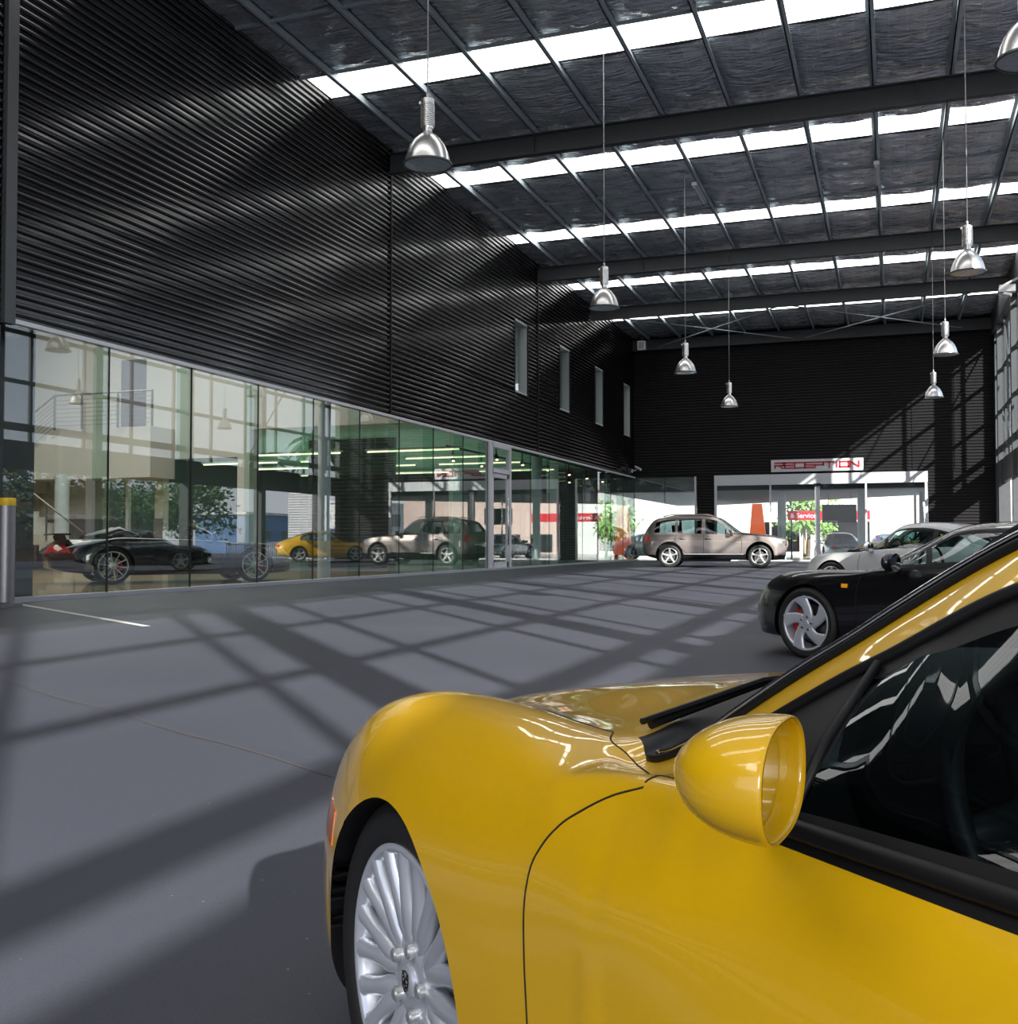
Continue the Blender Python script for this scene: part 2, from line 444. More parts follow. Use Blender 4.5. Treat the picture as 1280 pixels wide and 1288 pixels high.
YEL = [
 # T0 centre        T1                 T2 hood edge         F crest/pillar       B shoulder/belt      W widest            L lower              R sill              U             C
 [(.985, 0, .45),   (.965, .25, .445), (.90, .45, .43),     (.835, .56, .41),    (.79, .60, .385),    (.775, .615, .34),  (.785, .60, .28),    (.82, .52, .225),   (.88, .3, .2), (.94, 0, .2)],
 [(.955, 0, .525),  (.935, .25, .52),  (.865, .45, .512),   (.785, .565, .505),  (.715, .65, .465),   (.67, .70, .39),    (.67, .70, .28),     (.69, .66, .205),   (.78, .4, .18), (.86, 0, .18)],
 [(.86, 0, .605),   (.84, .27, .598),  (.77, .465, .588),   (.70, .585, .582),   (.63, .69, .535),    (.60, .737, .43),   (.60, .737, .28),    (.61, .70, .195),   (.66, .42, .17), (.76, 0, .17)],
 [(.70, 0, .675),   (.685, .28, .667), (.64, .48, .655),    (.58, .61, .665),    (.52, .725, .615),   (.49, .775, .47),   (.49, .775, .28),    (.50, .735, .19),   (.55, .44, .16), (.6, 0, .16)],
 [(.48, 0, .738),   (.47, .29, .730),  (.45, .50, .712),    (.415, .632, .742),  (.375, .75, .68),    (.36, .812, .50),   (.36, .812, .29),    (.37, .77, .19),    (.38, .45, .16), (.4, 0, .16)],
 [(.24, 0, .783),   (.235, .30, .775), (.225, .525, .752),  (.21, .655, .795),   (.20, .782, .715),   (.20, .845, .52),   (.20, .845, .30),    (.20, .80, .19),    (.2, .46, .16), (.2, 0, .16)],
 [(.0, 0, .818),    (.0, .30, .81),    (.0, .545, .783),    (.0, .668, .822),    (.0, .80, .742),     (.0, .866, .55),    (.0, .87, .32),      (.0, .815, .19),    (.0, .46, .16), (.0, 0, .16)],
 [(-.24, 0, .848),  (-.25, .30, .840), (-.27, .58, .805),   (-.27, .685, .828),  (-.27, .812, .762),  (-.27, .872, .58),  (-.27, .875, .33),   (-.27, .82, .19),   (-.27, .46, .16), (-.27, 0, .16)],
 [(-.315, 0, .858), (-.34, .30, .851), (-.50, .645, .818),  (-.50, .705, .815),  (-.50, .816, .785),  (-.50, .872, .62),  (-.50, .877, .34),   (-.50, .825, .19),  (-.5, .46, .16), (-.5, 0, .16)],
 [(-.42, 0, .850),  (-.445, .30, .842),(-.575, .672, .800), (-.625, .724, .797), (-.735, .812, .822), (-.735, .880, .655), (-.735, .880, .35),  (-.735, .83, .19),  (-.73, .46, .16), (-.73, 0, .16)],
 [(-.70, 0, 1.04),  (-.72, .30, 1.022),(-.83, .612, .955),  (-.955, .672, .965), (-1.01, .838, .833), (-1.01, .884, .685), (-1.01, .896, .37),  (-1.01, .835, .19), (-1., .46, .16), (-1., 0, .16)],
 [(-.97, 0, 1.20),  (-.99, .30, 1.178),(-1.085, .555, 1.108),(-1.135, .628, 1.062),(-1.25, .838, .833),(-1.25, .888, .685),(-1.25, .90, .38),  (-1.25, .838, .19), (-1.25, .46, .16), (-1.25, 0, .16)],
 [(-1.45, 0, 1.255),(-1.45, .30, 1.235),(-1.47, .55, 1.155),(-1.50, .60, 1.105), (-1.55, .835, .838), (-1.55, .888, .69), (-1.55, .90, .39),  (-1.55, .838, .19), (-1.55, .46, .16), (-1.55, 0, .16)],
 [(-1.80, 0, 1.235),(-1.80, .30, 1.215),(-1.80, .53, 1.145),(-1.80, .585, 1.10), (-1.80, .83, .85),   (-1.80, .872, .73), (-1.80, .884, .39),  (-1.80, .838, .19), (-1.8, .46, .16), (-1.8, 0, .16)],
 [(-2.3, 0, 1.09),  (-2.28, .30, 1.075),(-2.2, .52, 1.0),   (-2.15, .60, .95),   (-2.1, .83, .85),    (-2.1, .885, .70),  (-2.1, .885, .38),   (-2.1, .838, .19),  (-2.1, .46, .16), (-2.1, 0, .16)],
 [(-2.75, 0, .90),  (-2.74, .30, .895),(-2.7, .52, .87),    (-2.65, .65, .85),   (-2.6, .81, .80),    (-2.5, .89, .62),   (-2.5, .88, .36),    (-2.5, .83, .2),    (-2.5, .46, .18), (-2.5, 0, .18)],
 [(-3.1, 0, .82),   (-3.1, .30, .815), (-3.06, .52, .80),   (-3.0, .62, .78),    (-2.95, .74, .72),   (-2.92, .80, .58),  (-2.92, .79, .40),   (-2.95, .74, .28),  (-2.95, .46, .24), (-3., 0, .24)],
 [(-3.26, 0, .70),  (-3.25, .28, .69), (-3.2, .48, .67),    (-3.16, .58, .64),   (-3.13, .65, .60),   (-3.12, .67, .52),  (-3.13, .65, .42),   (-3.16, .58, .34),  (-3.2, .4, .32), (-3.25, 0, .32)],
]
def yellow_car():
    root = car_empty('sports_coupe', 'bright yellow sports coupe in the foreground, cropped by the frame edge', (-.2959, 2.3136, -.3272), 48.5)
    sh = Shell(YEL, .018)
    T = sh.tree()
    # shut lines are dropped onto the closed shell before openings are cut
    door = [(-.758, .818), (-.708, .799), (-.659, .772), (-.625, .75), (-.596, .72), (-.576, .684), (-.573, .63), (-.578, .578), (-.591, .499), (-.60, .36), (-.605, .24)]
    fr = [(-.685, .8165), (-.60, .775), (-.50, .665)]
    s = MB()
    for side in (1, -1):
        s.tube(seam(T, door, 'side', side=side, lift=-.0004), .0018, 6)
        s.tube(seam(T, [(-.754, side * .815), (-.752, side * .80), (-.745, side * .787)], 'top', side=1, lift=-.0004), .0018, 6)
        hl = [(.55, side * .50), (.35, side * .53), (.15, side * .565), (-.05, side * .60), (-.20, side * .625), (-.32, side * .655), (-.445, side * .65)]
        s.tube(seam(T, hl, 'top', side=1, lift=-.0004), .0016, 6)
        s.tube(seam(T, [(-.445, side * .65), (-.50, side * .69), (-.575, side * .70), (-.62, side * .715), (-.70, side * .765), (-.81, side * .805)], 'top', side=1, lift=-.0004), .0016, 6)
    AX, AZ, AR = -.052, .287, .366
    sh.cut_arch(AX, AZ, AR, .50)
    sh.cut_arch(-2.44, .30, .37, .50)
    sh.paint('cowl', lambda i, j, s, c: 8.0 < i < 9.0 and j < 2.0)
    sh.paint('screen_seal', lambda i, j, s, c: (9.0 < i < 9.25 or 10.85 < i < 11) and j < 2.0 or 9.0 < i < 11.0 and 1.80 < j < 2.0)
    sh.paint('windscreen', lambda i, j, s, c: 9.2 < i < 11.0 and j < 1.9)
    sh.paint('sail', lambda i, j, s, c: 9.52 < i < 10.0 and 3.0 < j < 4.0)
    sh.paint('window_trim', lambda i, j, s, c: 10.0 < i < 13.0 and (3.0 < j < 3.14 or 3.93 < j < 4.06) or 9.6 < i < 10.0 and 4.0 < j < 4.06 or 12.75 < i < 13.0 and 3 < j < 4)
    sh.paint('side_window', lambda i, j, s, c: 10.0 < i < 12.8 and 3.0 < j < 4.0)
    sh.paint('rear_window', lambda i, j, s, c: 13.3 < i < 14.7 and j < 1.9)
    dfront = lambda z: np.interp(z, [.24, .36, .499, .578, .63, .684, .72, .75, .772, .799, .82], [-.605, -.60, -.591, -.578, -.573, -.576, -.596, -.625, -.659, -.708, -.76])
    sh.paint('door', lambda i, j, s, c: j > 4.0 and .24 < c[2] < .84 and -1.75 < c[0] < dfront(c[2]) and abs(c[1]) > .6)
    sh.paint('headlamp', lambda i, j, s, c: i < 4 and ((c[0] - .78) / .13)**2 + ((abs(c[1]) - .46) / .10)**2 + ((c[2] - .575) / .09)**2 < 1)
    sh.paint('bonnet', lambda i, j, s, c: 2.6 < i < 8.0 and j < 2.0)
    y, tr, gl = M['yellow'], M['trim'], M['carglass']
    sh.emit(root, dict(body=('body', y, 0), cowl=('cowl_panel', tr, 0), screen_seal=('windscreen_seal', tr, 0), windscreen=('windscreen', gl, 0),
        sail=('mirror_sail_panel', tr, 1), window_trim=('window_frame', tr, 1), side_window=('side_window', M['carglass_dark'], 1), rear_window=('rear_window', gl, 0),
        door=('door', y, 1), bonnet=('bonnet', y, 0), headlamp=('headlamp', M['headlamp'], 1)))
    s.build('shut_lines', M['seam'], root, smooth=True)
    # raised rubber strips round the glass and the bright glass edge
    q = MB()
    def along(rowa, i0, i1, off, n=30):
        pts = []
        for k in range(n + 1):
            i = i0 + (i1 - i0) * k / n
            a = int(np.argmin(abs(sh.ci - i))); b = int(np.argmin(abs(sh.cj - rowa)))
            v = sh.V.reshape(sh.ni, -1, 3)[a, b]; nn = NN.reshape(sh.ni, -1, 3)[a, b]
            pts.append(tuple(v + nn * off))
        out = [pts[0]]
        for p in pts[1:]:
            if (Vector(p) - Vector(out[-1])).length > 1e-3: out.append(p)
        return out
    full = Shell(YEL, .018); NN = -full.normals() if full.normals()[0][2] < 0 else full.normals()
    sh.V = full.V
    q.tube(along(2.0, 8.9, 11.0, .003), .0065, 8)
    q.tube(along(4.03, 9.75, 12.8, .004), .010, 8)
    q.tube(along(3.02, 9.55, 11.0, .002), .008, 8)
    q.build('rubber_seals', M['trim'], root, smooth=True)
    for s_ in (1, -1):
        qb = MB(); qb.tube([(-.978, s_ * .684, .974), (-.994, s_ * .775, .903), (-1.008, s_ * .836, .838)], [.005, .006, .007], 10); qb.build('quarter_bar', M['trim'], root, smooth=True)
    e = MB(); e.tube(along(1.93, 9.0, 11.0, .008), .0045, 8)
    e.build('glass_edge', M['chrome'], root, smooth=True)
    # arch lining
    for side in (1, -1):
        for cx, cz in ((AX, AZ), (-2.44, .30)):
            w = MB(); w.lathe([(AR - .002, side * .72), (AR + .006, side * .40), (0, side * .40)], 40, 'y', (cx, 0, cz), a0=-.35, a1=PI + .35)
            w.build('arch_liner', M['well'], root, smooth=True, angle=40)
    for x in (0.0, -2.42):
        for side in (1, -1):
            wh = make_wheel(root, (x, side * .80, .32), .317, .238, .225, 'vee', M['alloy'], M['caliper_dark'], flip=side < 0, nseg=72)
            if side > 0 and x == 0:
                emblem(wh)
    # amber side lamp between wing and bumper, ahead of the arch
    for side in (1, -1):
        Tc = T
        pts = []
        for x, z in [(.30, .556), (.40, .556), (.60, .60), (.60, .53), (.40, .492), (.29, .492)]:
            h = Tc.ray_cast(Vector((x, 2 * side, z)), Vector((0, -side, 0)))
            if h[0] is not None: pts.append(h[0] + Vector((0, side * .003, 0)))
        a = MB(); a.prism(pts, (0, -side * .02, 0)); a.build('side_lamp', M['amber'], root)
    # door mirror: hollow shell open to the rear, glass inside
    def mirror(side):
        c = Vector((-1.132, side * .955, .914)); nrm = Vector((-.85, -.53 * side, 0)).normalized(); h = Vector((-nrm.y, nrm.x, 0)) * (1 if side > 0 else -1)
        if h.y * side < 0: h = -h
        up = Vector((0, 0, 1))
        def ring(sc, depth, lean=0):
            out = []
            for k in range(48):
                a = 2 * PI * k / 48; ca, sa = math.cos(a), math.sin(a)
                u = math.copysign(abs(ca)**.78, ca) * .066 * sc; v = math.copysign(abs(sa)**.85, sa) * .0465 * sc
                out.append(c + h * (u - .010 * depth / .09) + up * (v + u * -.06) - nrm * depth)
            return out
        m = MB(); vs, nr = [], 0
        prof = [(.90, .030), (.90, .028), (.93, .006), (.955, .0), (.985, .001), (1.0, .006)] + [(math.sqrt(max(0, 1 - (t / 10)**2.1)), .006 + .085 * t / 10) for t in range(1, 10)] + [(.24, .0895), (.02, .091)]
        for sc_, d in prof: vs += ring(sc_, d); nr += 1
        fs = [(i * 48 + k, i * 48 + (k + 1) % 48, (i + 1) * 48 + (k + 1) % 48, (i + 1) * 48 + k) for i in range(nr - 1) for k in range(48)]
        m.add(vs, fs)
        mo = m.build('door_mirror', y, root, smooth=True)
        g = MB(); r = ring(.885, .022); g.add(r, [tuple(range(48))]); g.build('mirror_glass', M['mirror'], mo)
        g = MB(); r = ring(.90, .031); g.add(r, [tuple(range(48))]); g.build('mirror_backing', M['trim'], mo)
        st = MB(); st.tube([c - nrm * .065 - h * .03 - up * .015, c - nrm * .07 - h * .08 - up * .035, c - nrm * .06 - h * .15 - up * .055], [.016, .018, .024], 12)
        st.build('mirror_stalk', tr, mo, smooth=True)
    mirror(1); mirror(-1)
    # cabin
    it = MB()
    it.add([(-.47, -.60, .795), (-.47, .60, .795), (-.76, .66, .812), (-.76, -.66, .812), (-.86, .66, .66), (-.86, -.66, .66), (-.84, .66, .3), (-.84, -.66, .3)], [(0, 1, 2, 3), (3, 2, 4, 5), (5, 4, 6, 7)])
    it.box(-2.3, -1.0, -.72, .72, .20, .24); it.box(-2.35, -2.25, -.7, .7, .2, .85)
    for s_ in (1, -1): it.box(-2.2, -1.0, s_ * .72, s_ * .80, .25, .80)
    it.build('dashboard', M['interior'], root)
    bi = MB(); bi.lathe([(.0, 0), (.13, .01), (.17, -.06), (.18, -.2)], 24, 'x', (-.74, .36, .79)); bi.build('instrument_binnacle', M['interior'], root, smooth=True)
    sw = MB(); ctr = Vector((-.96, .36, .775)); ax = Vector((-.92, 0, .38)).normalized(); a1 = Vector((0, 1, 0)); a2 = ax.cross(a1)
    sw.tube([ctr + (a1 * math.cos(2 * PI * k / 40) + a2 * math.sin(2 * PI * k / 40)) * .175 for k in range(40)], .014, 10, closed=True)
    for ang in (0, PI, -PI / 2): sw.tube([ctr - ax * .02, ctr - ax * .02 + (a1 * math.cos(ang) + a2 * math.sin(ang)) * .17], [.035, .016], 8)
    sw.sphere(ctr - ax * .03, .055, 16, 10, 0, (.6, 1, 1)); sw.build('steering_wheel', M['leather'], root, smooth=True)
    for s_ in (1, -1):
        se = MB()
        se.tube([(-1.45, s_ * .36, .36), (-1.85, s_ * .36, .40)], [.24, .22], 12)
        se.tube([(-1.85, s_ * .36, .40), (-2.05, s_ * .36, .80)], [.22, .20], 12); se.tube([(-2.05, s_ * .36, .82), (-2.10, s_ * .36, 1.0)], [.13, .10], 12)
        se.build('seat', M['leather'], root, smooth=True)
    # wipers lying in the cowl
    wp = MB()
    wp.tube([(-.47, .60, .828), (-.43, .35, .868), (-.42, .12, .878)], [.007, .006, .004], 8); wp.tube([(-.475, .62, .835), (-.445, .36, .876), (-.44, .08, .888)], .005, 6);
    wp.tube([(-.44, -.05, .868), (-.44, -.3, .868), (-.47, -.5, .85)], [.007, .006, .004], 8)
    wp.build('wiper', M['trim'], root, smooth=True, angle=40)
    return root

# ------------------------------------------------------------------ other cars
def und(x, zs=.19, w=.81): return [(x, w, zs), (x, .46, zs - .03), (x, 0, zs - .03)]
COUPE = [
 [(.90, 0, .46), (.885, .25, .455), (.83, .45, .44), (.78, .55, .42), (.74, .60, .40), (.72, .62, .35), (.73, .60, .28), (.76, .54, .22), (.82, .3, .2), (.88, 0, .2)],
 [(.87, 0, .53), (.85, .25, .525), (.78, .45, .53), (.72, .55, .55), (.66, .65, .50), (.62, .70, .40), (.62, .70, .28), (.64, .66, .2), (.7, .4, .18), (.8, 0, .18)],
 [(.80, 0, .57), (.78, .26, .57), (.70, .44, .60), (.62, .57, .655), (.57, .69, .585), (.54, .75, .44), (.54, .75, .28), (.55, .71, .19), (.6, .42, .17), (.7, 0, .17)],
 [(.62, 0, .63), (.61, .27, .62), (.54, .43, .64), (.46, .58, .735), (.42, .74, .645), (.40, .80, .48), (.40, .80, .28), (.40, .76, .19), (.4, .44, .16), (.5, 0, .16)],
 [(.30, 0, .70), (.30, .27, .69), (.28, .44, .69), (.25, .60, .775), (.22, .77, .70), (.2, .84, .52), (.2, .84, .30)] + und(.2, .19, .79),
 [(0, 0, .755), (0, .28, .745), (0, .47, .735), (0, .62, .79), (0, .785, .735), (0, .86, .55), (0, .86, .32)] + und(0, .19, .80),
 [(-.28, 0, .81), (-.30, .30, .80), (-.40, .56, .785), (-.40, .66, .80), (-.40, .80, .77), (-.40, .85, .60), (-.40, .85, .33)] + und(-.4, .19, .8),
 [(-.36, 0, .835), (-.38, .30, .83), (-.50, .60, .81), (-.56, .665, .81), (-.62, .785, .815), (-.62, .845, .64), (-.62, .845, .34)] + und(-.62, .19, .8),
 [(-.72, 0, 1.075), (-.74, .30, 1.065), (-.82, .56, 1.005), (-.86, .615, .985), (-.95, .785, .845), (-.95, .845, .66), (-.95, .845, .36)] + und(-.95, .19, .8),
 [(-1.06, 0, 1.255), (-1.07, .28, 1.245), (-1.10, .49, 1.195), (-1.13, .545, 1.165), (-1.25, .785, .86), (-1.25, .845, .68), (-1.25, .845, .36)] + und(-1.25, .19, .8),
 [(-1.45, 0, 1.285), (-1.45, .28, 1.275), (-1.45, .48, 1.225), (-1.45, .54, 1.19), (-1.55, .785, .87), (-1.55, .85, .70), (-1.55, .845, .36)] + und(-1.55, .19, .8),
 [(-1.80, 0, 1.265), (-1.80, .28, 1.255), (-1.80, .48, 1.205), (-1.80, .545, 1.16), (-1.85, .79, .88), (-1.85, .87, .70), (-1.85, .86, .36)] + und(-1.85, .19, .81),
 [(-2.05, 0, 1.21), (-2.06, .28, 1.20), (-2.08, .48, 1.14), (-2.15, .56, 1.07), (-2.15, .80, .89), (-2.12, .89, .68), (-2.12, .885, .36)] + und(-2.12, .19, .83),
 [(-2.65, 0, .99), (-2.64, .28, .985), (-2.60, .50, .95), (-2.50, .62, .92), (-2.45, .83, .84), (-2.40, .90, .60), (-2.40, .90, .36)] + und(-2.4, .2, .84),
 [(-3.0, 0, .86), (-2.99, .28, .855), (-2.95, .52, .83), (-2.9, .62, .80), (-2.85, .77, .73), (-2.80, .84, .55), (-2.80, .84, .38)] + und(-2.8, .24, .78),
 [(-3.22, 0, .74), (-3.21, .28, .735), (-3.16, .48, .715), (-3.10, .60, .69), (-3.06, .70, .64), (-3.02, .76, .52), (-3.03, .75, .40)] + und(-3.05, .28, .68),
 [(-3.33, 0, .58), (-3.32, .28, .575), (-3.27, .46, .56), (-3.22, .56, .55), (-3.19, .62, .53), (-3.17, .65, .48), (-3.18, .64, .42)] + und(-3.2, .33, .6),
]
SUV = [
 [(.90, 0, .75), (.89, .3, .75), (.86, .55, .74), (.83, .65, .72), (.80, .70, .68), (.79, .73, .55), (.80, .72, .40)] + und(.76, .30, .68),
 [(.86, 0, .90), (.85, .3, .90), (.80, .58, .89), (.74, .70, .87), (.68, .79, .80), (.65, .83, .62), (.65, .83, .42)] + und(.62, .29, .79),
 [(.60, 0, 1.0), (.60, .3, 1.0), (.58, .60, .98), (.53, .76, .965), (.50, .87, .90), (.48, .92, .68), (.48, .92, .45)] + und(.48, .28, .88),
 [(.10, 0, 1.08), (.10, .3, 1.075), (.10, .62, 1.05), (.08, .79, 1.03), (.07, .905, .97), (.06, .945, .70), (.06, .945, .46)] + und(.06, .28, .90),
 [(-.42, 0, 1.13), (-.44, .3, 1.125), (-.52, .64, 1.09), (-.55, .76, 1.075), (-.55, .89, 1.03), (-.55, .935, .75), (-.55, .93, .48)] + und(-.55, .28, .88),
 [(-.55, 0, 1.145), (-.57, .3, 1.14), (-.66, .66, 1.10), (-.72, .745, 1.09), (-.78, .865, 1.075), (-.78, .93, .78), (-.78, .93, .48)] + und(-.78, .28, .88),
 [(-1.25, 0, 1.62), (-1.26, .3, 1.61), (-1.30, .55, 1.58), (-1.36, .62, 1.545), (-1.10, .87, 1.08), (-1.10, .93, .80), (-1.10, .93, .48)] + und(-1.1, .28, .88),
 [(-1.75, 0, 1.695), (-1.75, .3, 1.685), (-1.75, .56, 1.65), (-1.75, .64, 1.605), (-1.75, .87, 1.09), (-1.75, .93, .82), (-1.75, .93, .48)] + und(-1.75, .28, .88),
 [(-2.55, 0, 1.69), (-2.55, .3, 1.68), (-2.55, .55, 1.645), (-2.55, .63, 1.59), (-2.55, .87, 1.11), (-2.55, .935, .84), (-2.55, .93, .48)] + und(-2.55, .28, .88),
 [(-3.05, 0, 1.65), (-3.05, .3, 1.64), (-3.07, .54, 1.60), (-3.10, .62, 1.545), (-3.15, .87, 1.13), (-3.10, .94, .84), (-3.10, .94, .48)] + und(-3.1, .28, .89),
 [(-3.38, 0, 1.56), (-3.38, .3, 1.55), (-3.40, .54, 1.50), (-3.40, .62, 1.43), (-3.45, .84, 1.12), (-3.42, .90, .82), (-3.42, .90, .50)] + und(-3.42, .34, .85),
 [(-3.70, 0, 1.14), (-3.70, .3, 1.135), (-3.68, .60, 1.11), (-3.66, .68, 1.07), (-3.64, .76, 1.0), (-3.66, .82, .74), (-3.66, .81, .54)] + und(-3.62, .40, .76),
 [(-3.80, 0, .84), (-3.80, .3, .83), (-3.77, .58, .82), (-3.75, .64, .80), (-3.74, .68, .76), (-3.74, .71, .66), (-3.74, .70, .56)] + und(-3.70, .46, .66),
]
def side_mirror(root, paint, c, side, s=1.0):
    m = MB(); m.sphere((c[0], side * c[1], c[2]), .1 * s, 16, 10, 0, (.55, 1.0, .75))
    m.tube([(c[0], side * (c[1] - .05 * s), c[2] - .03 * s), (c[0] + .03, side * (c[1] - .17 * s), c[2] - .08 * s)], [.03, .035], 8)
    o = m.build('door_mirror', paint, root, smooth=True)
    g = MB(); g.lathe([(0, -.054 * s), (.075 * s, -.05 * s)], 14, 'x', (c[0] - .004, side * c[1], c[2])); g.build('mirror_glass', M['mirror'], o)
def cabin(root, x0, x1, w, zf, zb, headz, seats):
    it = MB(); it.box(x1, x0, -w, w, .2, .24); it.box(x0 - .05, x0 + .25, -w, w, .3, zb - .06)
    for s in (1, -1): it.box(x1, x0, s * w, s * (w + .05), .24, zb - .03)
    it.build('cabin_tub', M['interior'], root)
    for sx, mt in seats:
        for s in (1, -1):
            se = MB(); y = s * w * .5
            se.tube([(sx + .42, y, zf), (sx, y, zf + .02)], [.2, .2], 10); se.tube([(sx, y, zf + .05), (sx - .2, y, headz - .3)], [.2, .17], 10)
            se.tube([(sx - .2, y, headz - .25), (sx - .24, y, headz - .04)], [.11, .10], 10); se.build('seat', mt, root, smooth=True)
    sw = MB(); sw.lathe([(.155, 0), (.17, .015), (.185, 0), (.17, -.015), (.155, 0)], 24, 'x', (x0 - .16, w * .5, zb - .02)); sw.sphere((x0 - .16, w * .5, zb - .02), .05, 10, 6); sw.bar((x0 - .16, w * .5 - .16, zb - .02), (x0 - .16, w * .5 + .16, zb - .02), .03, .02)
    sw.build('steering_wheel', M['leather'], root, smooth=True)

RW = -2.30
def coupe(root, paint, style='twist', wheel_mat=None, caliper=None, step=.035, wing=False, tweak=None, indicator=False):
    tw = tweak or (lambda x, z: (x, z))
    sh = Shell([[(tw(x, z)[0], y, tw(x, z)[1]) for x, y, z in st] for st in COUPE], step); T = sh.tree()
    s = MB()
    for side in (1, -1):
        dl = [(-.58, .80), (-.54, .60), (-.55, .30), (-.62, .24), (-1.2, .235), (-1.70, .25), (-1.82, .34), (-1.83, .55), (-1.80, .86)]
        s.tube(seam(T, dl, 'side', side=side, dense=4), .004, 5)
        s.tube(seam(T, [(.60, side * .36), (.3, side * .46), (-.05, side * .51), (-.38, side * .57)], 'top', dense=4), .0035, 5)
    sh.cut_arch(0, .30, .365, .5); sh.cut_arch(RW, .30, .365, .5)
    sh.paint('cowl', lambda i, j, s, c: 6.2 < i < 7.0 and j < 2.0)
    sh.paint('windscreen', lambda i, j, s, c: 7.0 < i < 9.0 and j < 1.92)
    sh.paint('rear_window', lambda i, j, s, c: 12.1 < i < 13.3 and j < 1.85)
    sh.paint('window_trim', lambda i, j, s, c: 7.0 < i < 12.3 and 3.0 < j < 4.05 and (j < 3.12 or j > 3.93 or 10.85 < i < 11.15 or i > 12.15 or 8.15 < i < 8.3))
    sh.paint('side_window', lambda i, j, s, c: 7.0 < i < 10.9 and 3.0 < j < 4.0)
    sh.paint('quarter_window', lambda i, j, s, c: 10.9 < i < 12.2 and 3.0 < j < 4.0)
    sh.paint('headlamp', lambda i, j, s, c: ((c[0] - .60) / .13)**2 + ((abs(c[1]) - .55) / .105)**2 + ((c[2] - .655) / .12)**2 < 1.0 and i < 3.6)
    sh.paint('tail_lamp', lambda i, j, s, c: 15.0 < i < 16 and .46 < abs(c[1]) and .60 < c[2] < .725)
    sh.paint('front_grille', lambda i, j, s, c: i < 1.6 and abs(c[1]) < .52 and .24 < c[2] < .33)
    sh.emit(root, dict(body=('body', paint, 0), cowl=('cowl_panel', M['trim'], 0), windscreen=('windscreen', M['carglass'], 0), rear_window=('rear_window', M['carglass_dark'], 0),
        window_trim=('window_frame', M['trim'], 1), side_window=('side_window', M['carglass'], 1), quarter_window=('quarter_window', M['carglass_dark'], 1),
        headlamp=('headlamp', M['lens_smoke' if paint == M['black_paint'] else 'headlamp'], 1), tail_lamp=('tail_lamp', M['redlens'], 1), front_grille=('front_grille', M['trim'], 0)))
    s.build('shut_lines', M['seam'], root, smooth=True)
    for side in (1, -1):
        for x in (0, RW):
            w = MB(); w.lathe([(.362, side * .76), (.37, side * .40), (0, side * .40)], 30, 'y', (x, 0, .30), a0=-.35, a1=PI + .35)
            w.build('arch_liner', M['well'], root, smooth=True, angle=40)
        mx, mz = tw(-.80, .885); side_mirror(root, paint, (mx, .93, mz), side)
        h = MB(); h.tube([(-1.55, side * .862, .72), (-1.63, side * .872, .722), (-1.71, side * .862, .72)], [.008, .013, .008], 8); h.build('door_handle', paint, root, smooth=True)
        if indicator:
            a = MB(); hit = T.ray_cast(Vector((-.42, 2 * side, .665)), Vector((0, -side, 0)))[0]
            a.box(-.45, -.39, hit.y - .01 * side, hit.y + .008 * side, .648, .682); a.build('side_indicator', M['orange'], root)
            a = MB(); hit = T.ray_cast(Vector((.66, 2 * side, .45)), Vector((0, -side, 0)))[0]
            a.add([hit + Vector((-.03, .004 * side, .03)), hit + Vector((.10, -.125 * side, .03)), hit + Vector((.10, -.125 * side, -.03)), hit + Vector((-.03, .004 * side, -.03)), hit + Vector((-.03, -.04 * side, .03)), hit + Vector((.07, -.16 * side, .03)), hit + Vector((.07, -.16 * side, -.03)), hit + Vector((-.03, -.04 * side, -.03))], [(0, 1, 2, 3), (7, 6, 5, 4), (0, 4, 5, 1), (1, 5, 6, 2), (2, 6, 7, 3), (3, 7, 4, 0)]); a.build('bumper_lamp', M['headlamp'], root, smooth=True)
        for x in (0, RW): make_wheel(root, (x, side * .835, .318), .318, .242, .235, style, wheel_mat or M['alloy'], caliper or M['caliper_dark'], flip=side < 0, nseg=48, detail=indicator)
    cabin(root, -.75, -2.05, .64, .34, .86, 1.13, [(-1.35, M['leather_grey'])])
    if wing:
        g = MB(); g.bar((-3.12, -.55, .98), (-3.12, .55, .98), .24, .03); g.build('rear_wing', paint, root)
    return root

